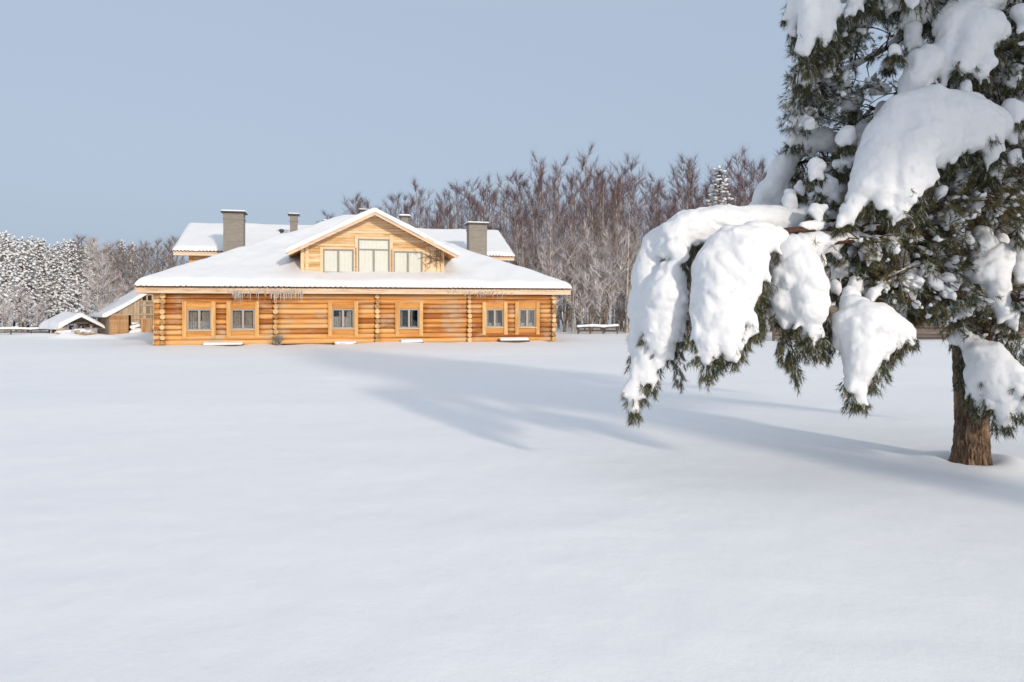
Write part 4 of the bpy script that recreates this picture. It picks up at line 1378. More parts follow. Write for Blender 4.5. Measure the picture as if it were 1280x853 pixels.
fis = np.clip(1 - np.abs(vnoise(warp * np.array([2.4, 2.4, .55]), 3)) * 2.6, 0, 1) ** 1.5
fis2 = np.clip(1 - np.abs(vnoise(warp * np.array([1.6, 1.6, 2.6]), 6)) * 5, 0, 1)
disp = fade * (0.014 * vnoise(q * .6, 2) + .012 - 0.030 * fis - .012 * fis2 + .006 * vnoise(q * 4, 9))
disp += .022 * np.exp(-np.clip(vs[:, 2] + .02, 0, 9) / .10) * (1 + .5 * np.sin(ang * 5 + 1))
vs[:, 0] += np.cos(ang) * disp; vs[:, 1] += np.sin(ang) * disp
for i in range(rows - 1):
    for j in range(sides):
        fs.append((i * sides + j, i * sides + (j + 1) % sides, (i + 1) * sides + (j + 1) % sides, (i + 1) * sides + j))
mesh_obj('trunk', vs, fs, M_PBARK, pine, True)
def trunk_at(z):
    for a, b_ in zip(tp[:-1], tp[1:]):
        if a.z <= z <= b_.z: return a.lerp(b_, (z - a.z) / (b_.z - a.z))
    return tp[-1].copy()

class Needles:
    def __init__(self): self.V, self.T = [], []
    def tuft(self, pos, axis, rr, size=1.0, n=34, tone=None, shoot=.11, frost=.10):
        ax = Vector(axis).normalized()
        x = ax.cross(Vector((.3, .5, .8))); x.normalize(); y = ax.cross(x)
        pos = Vector(pos)
        tn = rr.random() * .58 if tone is None else tone
        for i in range(n):
            t = rr.random(); a = rr.uniform(0, 6.283)
            rad = x * math.cos(a) + y * math.sin(a)
            b0 = pos + ax * (shoot * size * t)
            d = (ax * rr.uniform(.35, 1.1) + rad * rr.uniform(.5, .95)); d.normalize()
            d.z -= .12
            L = rr.uniform(.055, .095) * size
            w_ = d.cross(rad).normalized() * .0034 if rr.random() < .5 else d.cross(ax).normalized() * .0034
            self.V += [b0 - w_, b0 + w_, b0 + d * L]
            tq = min(.74, max(0, tn + rr.uniform(-.12, .12)))
            if rr.random() < frost: tq = rr.uniform(.84, 1)
            self.T += [tq] * 3
    def build(self, parent):
        if not self.V: return
        n = len(self.V) // 3
        mesh_obj('needles', [tuple(v) for v in self.V], np.arange(n * 3).reshape(n, 3), M_NEED, parent, False, {'tone': self.T})

LIMBS = []                                  # (branch MB, Needles, prims, Lumps, path)
MASS = []                                   # where the heavy snow lies: (u, v, r, Y)
class Bough:
    def __init__(self, path, r0, r1=.012):
        self.path = [loc(p) if len(p) == 3 else p for p in path]
        self.mb, self.nd, self.pr, self.lu, self.pl = MB(), Needles(), [], Lumps(), []
        n = len(self.path)
        self.r0, self.r1 = r0, r1
        # smooth the path
        P = self.path
        for it in range(2):
            Q = [P[0]]
            for a, b_ in zip(P[:-1], P[1:]): Q += [a.lerp(b_, .25), a.lerp(b_, .75)]
            Q.append(P[-1]); P = Q
        self.path = P; n = len(P)
        self.mb.tube(P, [r0 + (r1 - r0) * i / (n - 1) for i in range(n)], 8)
        LIMBS.append(self)
    def snow(self, pts):
        """pts: (u, v, r px, Y)"""
        for a, b_ in zip(pts[:-1], pts[1:]):
            for f in (0, .5, 1): MASS.append(tuple(a[i] * (1 - f) + b_[i] * f for i in range(4)))
            self.pr.append((tuple(loc(W(a[0], a[1], a[3]))), tuple(loc(W(b_[0], b_[1], b_[3]))), a[2] * a[3] / F, b_[2] * b_[3] / F))
        return self

prr = random.Random(5)
def limb_from(z, *uvY, r=.05):
    t = trunk_at(z) + PINE
    return Bough([tuple(t)] + [tuple(W(*q)) for q in uvY], r)

# A: the long branch reaching furthest left, bowed to the ground
A = limb_from(3.0, (1120, 270, 9.0), (1000, 278, 8.8), (900, 280, 8.65), (842, 296, 8.55), (820, 350, 8.5), (810, 440, 8.35), (797, 495, 8.25), r=.05)
A.snow([(1010, 272, 13, 8.7), (960, 276, 17, 8.6), (905, 277, 21, 8.5), (862, 286, 22, 8.4), (842, 298, 20, 8.35), (835, 312, 14, 8.3)])
A.snow([(855, 288, 18, 8.55), (824, 304, 19, 8.55), (812, 345, 21, 8.5), (808, 390, 20, 8.45), (800, 430, 15, 8.4), (797, 455, 10, 8.35)])
A.snow([(838, 345, 20, 8.25), (832, 372, 28, 8.2), (828, 405, 26, 8.2), (824, 430, 17, 8.15), (823, 448, 11, 8.15)])
A.snow([(845, 310, 14, 8.2), (852, 322, 9, 8.15)])
A.snow([(806, 440, 14, 8.25), (798, 468, 11, 8.2), (793, 490, 8, 8.2), (792, 508, 6, 8.2)]).snow([(806, 452, 12, 8.2), (815, 474, 7, 8.15)])
A.snow([(842, 395, 16, 8.1), (846, 416, 9, 8.1)])
# B: second hanging mass
B = limb_from(2.9, (1110, 285, 8.7), (1010, 285, 8.2), (935, 295, 7.9), (905, 340, 7.8), (895, 420, 7.75), r=.055)
B.snow([(970, 296, 14, 8.1), (945, 300, 23, 8.0), (915, 312, 28, 7.9), (900, 338, 33, 7.85), (898, 368, 32, 7.8), (893, 398, 25, 7.75), (886, 425, 14, 7.7), (884, 448, 8, 7.7)])
B.snow([(925, 318, 27, 7.8), (922, 348, 26, 7.75), (918, 376, 23, 7.75), (916, 396, 15, 7.7)]).snow([(942, 322, 16, 7.78), (946, 338, 11, 7.74), (943, 352, 7, 7.7)]).snow([(932, 362, 12, 7.7), (938, 380, 7, 7.66)])
B.snow([(900, 400, 20, 7.7), (905, 424, 11, 7.65), (911, 444, 8, 7.65)]).snow([(940, 312, 18, 7.85), (950, 322, 12, 7.8)])
B.snow([(908, 392, 16, 7.66), (912, 410, 9, 7.62)])
B.snow([(878, 392, 14, 7.75), (872, 416, 8, 7.7), (874, 432, 5, 7.7)]).snow([(916, 408, 12, 7.65), (920, 428, 7, 7.65)]).snow([(936, 396, 10, 7.7), (940, 414, 6, 7.7)])
# C
C = limb_from(2.8, (1120, 300, 8.6), (1040, 300, 8.2), (990, 320, 8.0), (1000, 390, 7.9), (1005, 430, 7.9), r=.05)
C.snow([(1045, 300, 10, 8.4), (1020, 304, 15, 8.3), (990, 318, 24, 8.1), (986, 345, 23, 8.05), (982, 375, 20, 8.05), (985, 398, 12, 8.0)])
C.snow([(1000, 330, 24, 8.0), (1008, 358, 25, 7.95), (1010, 385, 22, 7.9), (1011, 408, 12, 7.9), (1012, 420, 8, 7.9)]).snow([(1022, 375, 12, 7.9), (1026, 392, 8, 7.9)])
# D
D = limb_from(2.6, (1150, 330, 8.6), (1090, 360, 8.1), (1080, 420, 7.9), (1075, 490, 7.8), r=.045)
D.snow([(1062, 366, 9, 8.1), (1068, 385, 16, 8.0), (1078, 405, 27, 7.9), (1078, 432, 25, 7.85), (1074, 458, 18, 7.8), (1072, 478, 13, 7.8)])
D.snow([(1078, 388, 15, 7.9), (1098, 400, 19, 7.85), (1118, 408, 16, 7.85), (1132, 413, 9, 7.85), (1139, 415, 4, 7.85)]).snow([(1102, 412, 19, 7.8), (1104, 430, 12, 7.8), (1098, 442, 8, 7.8)]).snow([(1118, 414, 13, 7.85), (1122, 426, 8, 7.85)])
D.snow([(1072, 490, 11, 7.75), (1070, 500, 8, 7.75)]).snow([(1056, 400, 14, 7.95), (1054, 425, 12, 7.95)]).snow([(1092, 435, 14, 7.75), (1090, 460, 7, 7.75)])
# E: low bough in front of the trunk
E = limb_from(2.1, (1235, 420, 8.7), (1255, 470, 8.4), (1290, 500, 8.3), r=.04)
E.snow([(1216, 428, 10, 8.75), (1222, 442, 15, 8.65), (1232, 460, 18, 8.55), (1244, 482, 16, 8.5), (1254, 506, 11, 8.45), (1253, 530, 6, 8.45)])
E.snow([(1240, 446, 17, 8.6), (1264, 470, 16, 8.5), (1288, 495, 15, 8.4), (1305, 520, 10, 8.4)]).snow([(1192, 424, 8, 8.85), (1203, 421, 10, 8.8), (1212, 434, 8, 8.75)])
E.snow([(1268, 484, 11, 8.4), (1277, 512, 7, 8.4)]).snow([(1221, 450, 12, 8.6), (1218, 470, 11, 8.6), (1222, 488, 11, 8.6), (1212, 496, 6, 8.65)]).snow([(1238, 486, 10, 8.5), (1234, 502, 6, 8.5)]).snow([(1290, 500, 9, 8.35), (1293, 530, 6, 8.35)])
# F: the great bough at upper middle
Fb = limb_from(4.0, (1235, 190, 9.0), (1200, 150, 8.5), (1140, 150, 8.3), (1090, 190, 8.2), (1065, 260, 8.1), r=.06)
Fb.snow([(1250, 168, 16, 8.6), (1236, 158, 24, 8.5), (1205, 146, 29, 8.4), (1165, 140, 30, 8.3), (1130, 146, 28, 8.25), (1108, 170, 26, 8.2), (1096, 205, 23, 8.15), (1080, 235, 17, 8.1), (1063, 262, 11, 8.1), (1056, 272, 7, 8.1)])
Fb.snow([(1150, 150, 32, 8.2), (1140, 185, 30, 8.1), (1132, 220, 24, 8.05), (1128, 245, 16, 8.0), (1122, 265, 9, 8.0)]).snow([(1180, 150, 28, 8.15), (1176, 180, 19, 8.1), (1170, 200, 10, 8.1)])
Fb.snow([(1215, 150, 26, 8.25), (1212, 175, 15, 8.2)]).snow([(1232, 160, 22, 8.3), (1236, 182, 12, 8.25), (1240, 196, 8, 8.25)]).snow([(1192, 150, 20, 8.2), (1194, 178, 12, 8.15), (1190, 192, 9, 8.1)])
Fb.snow([(1100, 215, 18, 8.05), (1104, 240, 13, 8.0), (1100, 255, 9, 8.0)]).snow([(1150, 200, 16, 8.0), (1156, 225, 11, 8.0)])
# G: top right
G = limb_from(5.0, (1240, 60, 9.0), (1215, 25, 8.8), (1190, 30, 8.6), (1150, 90, 8.5), r=.05)
G.snow([(1240, -5, 20, 8.8), (1210, 15, 24, 8.7), (1190, 30, 20, 8.6), (1182, 60, 12, 8.55), (1180, 92, 7, 8.5)]).snow([(1205, 25, 24, 8.6), (1225, 38, 25, 8.5), (1246, 40, 14, 8.5)])
G.snow([(1215, 45, 22, 8.5), (1206, 72, 13, 8.4), (1204, 84, 9, 8.4)]).snow([(1175, 62, 10, 8.6), (1156, 80, 20, 8.55), (1142, 102, 15, 8.5), (1130, 122, 8, 8.5)]).snow([(1225, 60, 12, 8.45), (1232, 78, 9, 8.4), (1224, 92, 6, 8.4)])
G.snow([(1142, 38, 10, 8.8), (1140, 55, 9, 8.8)])
# H: top left
H = limb_from(5.6, (1180, 0, 9.2), (1080, -40, 8.8), (1020, -20, 8.5), (1010, 60, 8.4), r=.05)
H.snow([(1050, -45, 22, 8.7), (1022, -25, 22, 8.6), (1012, 5, 15, 8.5), (1011, 35, 12, 8.4), (1006, 62, 9, 8.4)]).snow([(1030, -10, 16, 8.5), (1034, 20, 12, 8.4), (1030, 48, 9, 8.4)]).snow([(1000, -20, 12, 8.7), (992, 15, 8, 8.7), (990, 40, 5, 8.7)])
H.snow([(1085, -20, 20, 8.6), (1068, 4, 9, 8.5), (1062, 14, 6, 8.5)]).snow([(1100, -10, 14, 8.7), (1098, 4, 10, 8.7)])
# I: left middle, behind
I = limb_from(3.5, (1140, 215, 9.6), (1060, 200, 9.7), (990, 200, 9.7), (960, 255, 9.6), r=.045)
I.snow([(995, 195, 9, 9.7), (980, 207, 13, 9.65), (968, 235, 14, 9.6), (972, 250, 9, 9.6)]).snow([(978, 205, 9, 9.7), (958, 240, 12, 9.65), (946, 264, 12, 9.6), (968, 272, 14, 9.5), (1000, 268, 13, 9.4)])
I.snow([(1010, 180, 11, 9.6), (1028, 175, 15, 9.55), (1044, 182, 9, 9.6)]).snow([(1080, 160, 8, 9.4), (1078, 180, 10, 9.4), (1072, 194, 6, 9.4)]).snow([(1050, 238, 9, 9.2), (1044, 255, 8, 9.2), (1036, 270, 6, 9.2)])
I.snow([(1103, 135, 9, 9.3), (1098, 152, 8, 9.3)]).snow([(1016, 250, 10, 9.3), (1000, 262, 8, 9.3)])
# J: right middle
J = limb_from(2.9, (1240, 310, 8.8), (1245, 350, 8.6), (1285, 390, 8.5), r=.045)
J.snow([(1226, 292, 11, 8.8), (1228, 306, 14, 8.75), (1236, 326, 20, 8.7), (1226, 340, 16, 8.65)]).snow([(1250, 320, 17, 8.65), (1244, 352, 14, 8.6), (1246, 376, 9, 8.6), (1264, 396, 8, 8.6), (1266, 404, 6, 8.6)])
J.snow([(1276, 305, 12, 8.8), (1290, 320, 16, 8.8)]).snow([(1278, 322, 11, 8.7), (1276, 350, 8, 8.7)])
# K: right edge, upper
K = limb_from(4.3, (1275, 140, 8.8), (1310, 170, 8.6), r=.045)
K.snow([(1300, 120, 18, 8.8), (1280, 145, 14, 8.7), (1276, 166, 9, 8.7)]).snow([(1300, 130, 20, 8.7), (1330, 165, 18, 8.6), (1345, 200, 10, 8.6)])
# L: bare-ish diagonal limbs seen inside the crown
L1 = limb_from(3.9, (1262, 178, 8.9), (1225, 232, 8.7), (1190, 262, 8.8), (1120, 240, 9.1), r=.055)
L2 = limb_from(4.9, (1150, 75, 9.4), (1105, 140, 9.5), (1060, 165, 9.6), r=.035)
L3 = limb_from(5.2, (1170, 20, 9.5), (1095, 70, 9.5), (1050, 90, 9.5), (1000, 130, 9.4), r=.04)
L4 = limb_from(3.0, (1160, 330, 9.5), (1090, 330, 9.7), (1040, 335, 9.7), r=.035)
L5 = limb_from(2.7, (1260, 360, 9.9), (1330, 380, 10.2), r=.04)
L6 = limb_from(3.3, (1180, 300, 10.4), (1100, 280, 11.0), r=.035)
# M..: the far and outer sides of the crown, beyond the frame
OUT = []
for i, (z, az, ln, sag) in enumerate(((2.8, -10, 2.8, .9), (3.4, 25, 3.0, .9), (3.1, 70, 2.9, .9), (4.1, 110, 2.6, .7), (4.4, 5, 2.8, .7), (5.2, 50, 2.3, .6), (5.6, -25, 2.2, .5), (6.2, 150, 1.9, .5), (6.4, 10, 1.9, .4), (6.8, 90, 1.6, .4), (7.3, 200, 1.4, .3), (7.5, -40, 1.3, .3), (8.1, 60, .9, .2), (6.3, 215, 1.9, .4), (6.9, 300, 1.6, .35), (8.2, 190, .9, .2))):
    t = trunk_at(z); a = R(az); d = Vector((math.cos(a), math.sin(a), 0))
    pts = [t + d * ln * f + Vector((0, 0, .25 * ln * f * (1 - f) * 2 - sag * f * f * 1.3)) for f in (0, .3, .6, .85, 1)]
    b = Bough([tuple(p + PINE) for p in pts], .045)
    side = Vector((-d.y, d.x, 0))
    for k in range(7):
        f = prr.uniform(.35, 1); j = min(int(f * (len(b.path) - 1)), len(b.path) - 2)
        p = b.path[j] + side * prr.uniform(-.35, .35) + Vector((0, 0, .10)); r_ = prr.uniform(.12, .22) * min(1, ln / 2)
        q = p + d * prr.uniform(.15, .4) + side * prr.uniform(-.2, .2) - Vector((0, 0, prr.uniform(.15, .55)))
        b.pr.append((tuple(p), tuple(p.lerp(q, .5) + Vector((0, 0, .08))), r_, r_ * .9)); b.pr.append((tuple(p.lerp(q, .5) + Vector((0, 0, .08))), tuple(q), r_ * .9, r_ * .4))
    OUT.append(b)

POLY = [(998, -10), (1000, 60), (990, 120), (984, 165), (1004, 190), (985, 215), (966, 262), (1012, 300), (1036, 330), (1046, 372), (1090, 388), (1130, 396), (1180, 406), (1206, 418), (1440, 400), (1460, 60), (1360, -260), (1150, -330), (1050, -120)]
def inside(u, v):
    c = False; n = len(POLY); j = n - 1
    for i in range(n):
        (x1, y1), (x2, y2) = POLY[i], POLY[j]
        if (y1 > v) != (y2 > v) and u < (x2 - x1) * (v - y1) / (y2 - y1) + x1: c = not c
        j = i
    return c
INSIDE = inside
NMASS = len(MASS)
PIL = []
tries = 0
while len(PIL) < 78 and tries < 6000:
    tries += 1
    u, v = (prr.uniform(965, 1200), prr.uniform(165, 395)) if prr.random() < .6 else (prr.uniform(1000, 1285), prr.uniform(0, 410))
    if not INSIDE(u, v): continue
    if ((u - 1108) / 58) ** 2 + ((v - 72) / 68) ** 2 < 1 and prr.random() < .7: continue
    r_ = prr.uniform(3.5, 7) if prr.random() < .6 else prr.uniform(7, 12)
    if any(math.hypot(u - mu, v - mv) < (mr + r_) * .9 for mu, mv, mr, mY in MASS): continue
    Y = prr.uniform(8.3, 9.3)
    best = min(((q - loc(W(u, v, Y))).length, i, b.r0, b)[:2] + (b,) for i, b in enumerate(LIMBS) if b not in OUT for q in b.path[3::3])
    if best[0] > .6: continue
    a_ = prr.gauss(0, .55) - .25
    L_ = r_ * prr.uniform(.8, 3.2)
    u2, v2 = u + math.sin(a_) * L_, v + math.cos(a_) * L_
    keep = best[2].pr; best[2].pr = []
    best[2].snow([(u, v, r_, Y), ((u + u2) / 2, (v + v2) / 2 - r_ * .2, r_ * prr.uniform(.8, 1.1), Y - .03), (u2, v2, r_ * prr.uniform(.35, .6), Y - .05)])
    best[2].pl.append(best[2].pr); best[2].pr = keep
    PIL.append(u)

# the lower edges break up into short fingers of snow with green tips between them
def in_snow(p, prims):
    for a, c, r0, r1 in prims:
        a, c = Vector(a), Vector(c); ab = c - a
        t = min(max((p - a).dot(ab) / max(ab.length_squared, 1e-9), 0), 1)
        if (p - a - ab * t).length < r0 + (r1 - r0) * t: return True
    return False
for b in LIMBS:
    if b in OUT: continue
    for grp in [b.pr] + b.pl:
        base = list(grp)
        for (a, c, r0, r1) in base:
            a, c = Vector(a), Vector(c)
            for k in range(int(2 + (c - a).length * 16 + r0 * 14)):
                t = prr.random(); r_ = r0 + (r1 - r0) * t
                an = prr.uniform(-1.25, 1.25)
                dr = Vector((math.sin(an), prr.uniform(-.75, .3), -math.cos(an) * .9 - .05)).normalized()
                p = a.lerp(c, t) + dr * r_ * .93
                tip = p + Vector((dr.x * .05 + prr.uniform(-.03, .03), dr.y * .03, -prr.uniform(.035, .12)))
                if in_snow(tip, base) or in_snow(p + dr * .03, base): continue
                q0 = prr.uniform(.022, .040)
                if prr.random() < .62: grp.append((tuple(p), tuple(tip), q0, q0 * prr.uniform(.3, .6)))
                for m in range(2):
                    b.nd.tuft(p + Vector((prr.uniform(-.05, .05), prr.uniform(-.02, .05), -.01)), (dr.x * .6 + prr.uniform(-.4, .4), dr.y * .4, -1), prr, prr.uniform(.7, 1.05), 24)

# needle shoots that stick out from under each mass of snow
for b in LIMBS:
    n_out = b in OUT
    for (a, c, r0, r1) in b.pr + [q for g_ in b.pl for q in g_]:
        a, c = Vector(a), Vector(c); L_ = (c - a).length
        m = int((L_ + .12) * (26 if not n_out else 12)) + 2
        for k in range(m):
            t = prr.random(); r_ = r0 + (r1 - r0) * t
            an = prr.uniform(-math.pi, math.pi)
            dr = Vector((math.cos(an), prr.uniform(.0, .9), -abs(math.sin(an)) * .9 - .12)).normalized()
            p = a.lerp(c, t) + dr * r_ * prr.uniform(.6, .85)
            ax = (dr * .55 + (c - a).normalized() * .25 + Vector((prr.uniform(-.3, .3), prr.uniform(-.3, .3), -.75)))
            b.nd.tuft(p, ax, prr, prr.uniform(.75, 1.15), 26)
    for k in range(int(len(b.path) * 1.2)):
        p = b.path[prr.randrange(len(b.path) // 3, len(b.path))]
        b.nd.tuft(p, (prr.uniform(-1, 1), prr.uniform(-1, 1), prr.uniform(-.8, .4)), prr, 1.1, 34)

# hanging sprays below the masses: (u, v, half width, half height, Y, count, owner)
for (u, v, du, dv, Y, n, b) in ((797, 488, 8, 24, 8.25, 26, A), (818, 472, 9, 20, 8.2, 26, A), (848, 425, 9, 40, 8.3, 60, A), (858, 360, 7, 45, 8.5, 50, A), (857, 318, 12, 12, 8.3, 24, A), (868, 300, 10, 12, 8.4, 16, A), (848, 470, 8, 12, 8.3, 14, A),
                                 (890, 448, 16, 22, 7.8, 60, B), (912, 432, 20, 22, 7.8, 80, B), (935, 405, 12, 22, 7.85, 60, B), (950, 380, 8, 26, 7.95, 40, B), (957, 352, 8, 34, 8.05, 70, B), (948, 398, 10, 26, 7.9, 60, B), (936, 372, 6, 14, 7.72, 10, B), (884, 468, 8, 8, 7.75, 14, B), (930, 285, 8, 7, 8.0, 8, B),
                                 (985, 430, 16, 24, 8.05, 90, C), (994, 460, 5, 18, 8.0, 30, C), (1015, 432, 16, 16, 7.95, 70, C), (1030, 400, 10, 22, 8.1, 60, C), (1036, 430, 8, 18, 8.2, 30, C),
                                 (1068, 500, 11, 9, 7.8, 26, D), (1098, 462, 14, 9, 7.8, 26, D), (1118, 438, 14, 9, 7.85, 26, D), (1133, 424, 8, 7, 7.85, 14, D), (1062, 480, 8, 9, 7.85, 12, D), (1088, 480, 8, 8, 7.8, 12, D),
                                 (1252, 528, 16, 9, 8.45, 26, E), (1275, 515, 12, 9, 8.4, 22, E), (1206, 440, 8, 22, 8.9, 40, E), (1212, 490, 14, 7, 8.8, 22, E), (1250, 425, 22, 18, 8.9, 60, E), (1275, 440, 16, 22, 8.8, 60, E), (1236, 505, 10, 8, 8.6, 14, E), (1202, 462, 7, 24, 8.9, 60, E), (1228, 512, 9, 7, 8.6, 14, E),
                                 (1204, 192, 10, 12, 8.25, 30, Fb), (1222, 196, 10, 10, 8.3, 24, Fb), (1162, 226, 9, 16, 8.15, 34, Fb), (1182, 208, 8, 10, 8.2, 22, Fb), (1146, 262, 9, 14, 8.1, 34, Fb), (1110, 262, 8, 12, 8.1, 26, Fb), (1088, 262, 9, 10, 8.2, 26, Fb), (1248, 198, 8, 10, 8.35, 20, Fb), (1140, 232, 5, 10, 7.98, 8, Fb),
                                 (1215, 95, 10, 12, 8.5, 26, G), (1192, 84, 7, 14, 8.55, 26, G), (1165, 102, 10, 14, 8.6, 34, G), (1148, 122, 9, 9, 8.6, 20, G), (1246, 62, 16, 10, 8.5, 30, G),
                                 (895, 412, 5, 16, 7.74, 12, B), (926, 412, 5, 12, 7.72, 12, B), (868, 405, 5, 14, 7.85, 14, B), (1002, 412, 6, 12, 7.95, 16, C), (1022, 402, 6, 14, 7.92, 16, C), (968, 392, 6, 16, 8.1, 14, C),
                                 (1010, 78, 14, 16, 8.5, 60, H), (1035, 65, 14, 18, 8.6, 50, H), (1000, 110, 12, 25, 8.8, 60, L3), (1020, 120, 18, 28, 9.0, 110, L3), (1000, 150, 12, 14, 9.2, 50, L3), (1060, 40, 22, 22, 8.9, 60, H)):
    for k in range(n):
        while True:
            x, y = prr.uniform(-1, 1), prr.uniform(-1, 1)
            if x * x + y * y < 1: break
        p = loc(W(u + x * du, v + y * dv, Y + prr.uniform(-.12, .28)))
        b.nd.tuft(p, (prr.uniform(-.5, .5), prr.uniform(-.5, .4), -1), prr, prr.uniform(.7, 1.1), 28)

# the inner crown: shoots on thin twigs, many carrying their own lump of snow
allpts = [(b, p) for b in LIMBS for p in b.path[2:]]
AP = np.array([tuple(p) for _, p in allpts])
made = 0
while made < 2300:
    u, v = prr.uniform(960, 1460), prr.uniform(-330, 420)
    if not inside(u, v): continue
    inframe = u < 1290 and v > -10
    if not inframe and prr.random() < .72: continue
    g_ = ((u - 1108) / 58) ** 2 + ((v - 72) / 68) ** 2
    if g_ < 1 and prr.random() < .80: continue
    if float(vnoise(np.array([[u / 42., v / 42., 3.3]]), 55)[0]) > .38 and u < 1180 and prr.random() < .7: continue
    Y = prr.uniform(8.7, 10.6) if prr.random() < .62 else prr.uniform(8.0, 9.0)
    if u > 1150 and v > 285 and prr.random() < .6: Y = prr.uniform(8.3, 8.95)
    if any(((u - mu) / (mr + 9)) ** 2 + ((v - mv) / (mr + 9)) ** 2 < 1 and Y < mY + .30 for mu, mv, mr, mY in MASS[:NMASS]): continue
    p = loc(W(u, v, Y))
    dist = np.linalg.norm(AP - np.array(p), axis=1)
    j = int(dist.argmin())
    if dist[j] > .95: continue
    near_ = np.where(dist < dist[j] + .16)[0]; j = int(near_[prr.randrange(len(near_))])
    b, q = allpts[j]
    hid = True
    for f in (.15, .35, .55, .75):
        m_ = q.lerp(p, f) + PINE
        mu_, mv_ = 640 + F * m_.x / m_.y, HZ - (m_.z - EYE) * F / m_.y
        if any(((mu_ - mu) / (mr + 3)) ** 2 + ((mv_ - mv) / (mr + 3)) ** 2 < 1 and m_.y < mY + mr * mY / F * .6 for mu, mv, mr, mY in MASS[:NMASS]): hid = False
    if not hid: continue
    made += 1
    mid = q.lerp(p, .5) + Vector((prr.uniform(-.08, .08), prr.uniform(-.08, .08), .10 * dist[j]))
    b.mb.tube([q, q.lerp(mid, .5) + Vector((0, 0, .02)), mid, p], [.012, .009, .007, .004], 4)
    sunlit_tint = v > 235 and prr.random() < .4  # sunlight on the lower crown, painted into the needles as a warmer tone
    for k in range(prr.randint(3, 6)):
        o = Vector((prr.gauss(0, .08), prr.gauss(0, .08), prr.gauss(0, .06)))
        ax = (p - q).normalized() * .7 + Vector((prr.uniform(-.7, .7), prr.uniform(-.7, .7), prr.uniform(-.8, .3)))
        b.nd.tuft(p + o, ax, prr, prr.uniform(.8, 1.2), 30, prr.uniform(.3, .7) if sunlit_tint else None, .11, .03 if sunlit_tint else prr.choice((.03, .08, .22)) if not (u < 1160 and 120 < v < 290) else prr.choice((.1, .3, .5)))
    patch = float(vnoise(np.array([tuple(p)]) * 2.2, 77)[0])
    if prr.random() < .55 + .5 * patch:
        d = (p - q).normalized()
        big = prr.random() - .25 * max(0, -patch) + .25 * max(0, patch)
        for k in range(prr.randint(2, 5)):
            r_ = prr.uniform(.014, .034) if big < .78 else prr.uniform(.04, .075)
            c = p + Vector((prr.gauss(0, .07), prr.gauss(0, .07), .02 + prr.gauss(.01, .03))) + d * prr.uniform(-.12, .10)
            x_ = (d + Vector((prr.uniform(-.5, .5), prr.uniform(-.5, .5), prr.uniform(-.9, .2)))).normalized()
            y_ = x_.cross(Vector((0, 0, 1))).normalized(); z_ = x_.cross(y_)
            M_ = [[x_[i], y_[i], z_[i]] for i in range(3)]
            b.lu.add(tuple(c), r_ * prr.uniform(1.0, 1.7), r_ * prr.uniform(.85, 1.25), r_ * prr.uniform(.75, 1.05), 2, .75, 0, M_)

def components(V, Q):
    # connected pieces of a mesh
    par = np.arange(len(V)); Q = np.asarray(Q)
    while True:
        m = par[Q].min(1)
        new = par.copy(); np.minimum.at(new, Q.ravel(), np.repeat(m, 4)); new = new[new]
        if (new == par).all(): break
        par = new
    out = []
    for r_ in np.unique(par[Q[:, 0]]):
        sel = Q[par[Q[:, 0]] == r_]; ids = np.unique(sel)
        mp = -np.ones(len(V), dtype=int); mp[ids] = np.arange(len(ids))
        out.append((V[ids], mp[sel]))
    return sorted(out, key=lambda t: -len(t[0]))

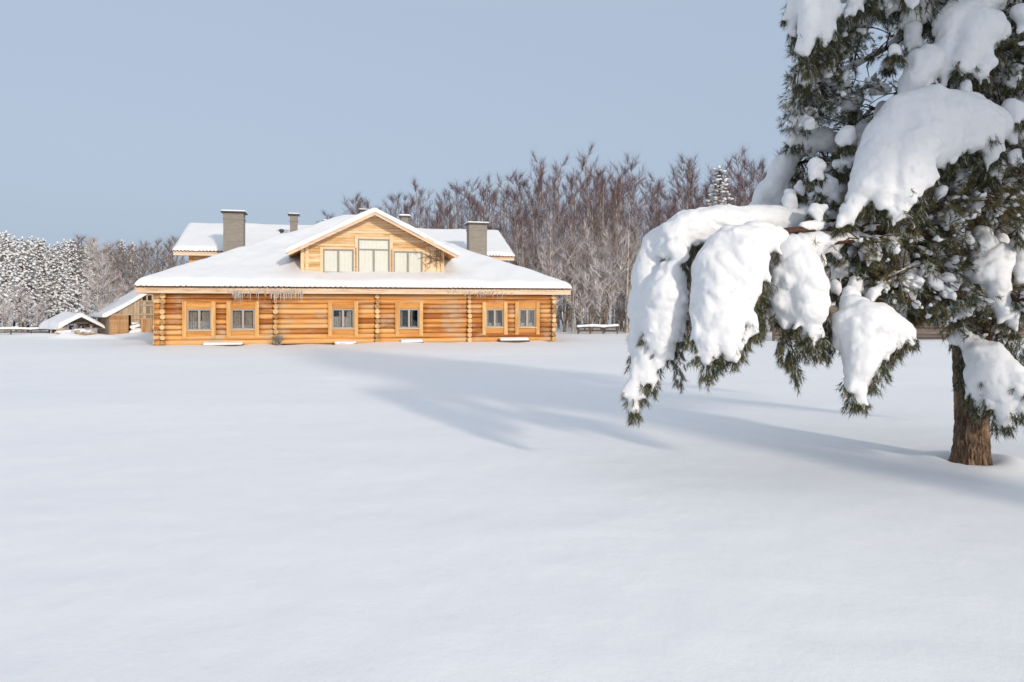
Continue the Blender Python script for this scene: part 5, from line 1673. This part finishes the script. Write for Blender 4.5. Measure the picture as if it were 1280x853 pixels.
for i, b in enumerate(LIMBS):
    # a thin ridge of snow lies along the upper side of the limb itself
    n_ = len(b.path)
    ridge = []
    if b not in OUT:
        for k in range(n_ // 5, n_ - 2, 2):
            a_, c_ = b.path[k], b.path[min(k + 2, n_ - 1)]
            rr_ = max(b.r0 + (b.r1 - b.r0) * k / n_, .015)
            if prr.random() < .8: ridge.append((tuple(a_ + Vector((0, 0, rr_ * .9))), tuple(c_ + Vector((0, 0, rr_ * .9))), rr_ * prr.uniform(.8, 1.2), rr_ * prr.uniform(.8, 1.2)))
    br = b.mb.build('branch', M_LIMB, pine, True)
    b.nd.build(br)
    if b.pr or ridge:
        V_, Q_ = sdf_snow(b.pr + ridge, .021 if b not in OUT else .06, .018 if b not in OUT else .03, .030 if b not in OUT else .03, 6.5, 30 + i)
        for v_, f_ in components(V_, Q_):
            if len(v_) < 30: continue
            mesh_obj('snow_load', v_, f_, M_PSNOW, br, True)
    for k_, grp in enumerate(b.pl):
        for v_, f_ in components(*sdf_snow(grp, .022, .018, .028, 7.0, 200 + i * 9 + k_)):
            if len(v_) < 30: continue
            mesh_obj('snow_load', v_, f_, M_PSNOW, br, True)
    if b.lu.n:
        lv, lf = b.lu.arrays()
        mesh_obj('snow_flecks', lv, lf, M_PSNOW, br, True)['kind'] = 'stuff'

# ------------------------------------------------------------------ a second tall pine behind the camera: its trunk lays the broad shadow across the snow
SP = Vector((10.4, 0.05, 0))
tall = empty('tall_pine', SP)
tag(tall, 'tall pine with a thick trunk whose long shadow lies across the snow', 'pine')
mb = MB(); mb.tube([(0, 0, -.3), (0, 0, .3), (.03, 0, 3), (0, .03, 6), (0, 0, 11.1)], [.66, .56, .50, .38, .06], 16)
mb.build('trunk', M_PBARK, tall, True)
mb = MB(); lu = Lumps(); rr = random.Random(12); nd = MB()
for i in range(64):
    t = (i + .5) / 64; z = 6.6 + 4.3 * t; a = i * 2.4; ln = 1.9 * math.sin(math.pi * (.22 + .74 * t)) * rr.uniform(.7, 1.1)
    d = Vector((math.cos(a), math.sin(a), 0))
    e = Vector((0, 0, z)) + d * ln + Vector((0, 0, -.25 * ln))
    mb.tube([(0, 0, z), Vector((0, 0, z + .05)) + d * ln * .5, e], [.06, .04, .015], 5)
    for k in range(70):
        b0 = Vector((0, 0, z)).lerp(e, rr.uniform(.25, 1.05)); dd = Vector((rr.uniform(-1, 1), rr.uniform(-1, 1), rr.uniform(-1, .4))).normalized()
        sd = dd.cross(Vector((rr.uniform(-1, 1), rr.uniform(-1, 1), 1))).normalized() * .05
        nd.tri(b0 - sd, b0 + sd, b0 + dd * rr.uniform(.2, .45), rr.random())
    for k in range(3):
        c = Vector((0, 0, z)).lerp(e, rr.uniform(.4, 1)); r_ = rr.uniform(.2, .36)
        lu.add((c.x, c.y, c.z + .15), r_ * 1.5, r_ * 1.1, r_ * .8, 1, .35, a)
mb.build('branch', M_LIMB, tall); nd.build('needles', M_CNEED, tall)
v_, f_ = lu.arrays(); mesh_obj('snow_load', v_, f_, M_SNOW, tall, True)
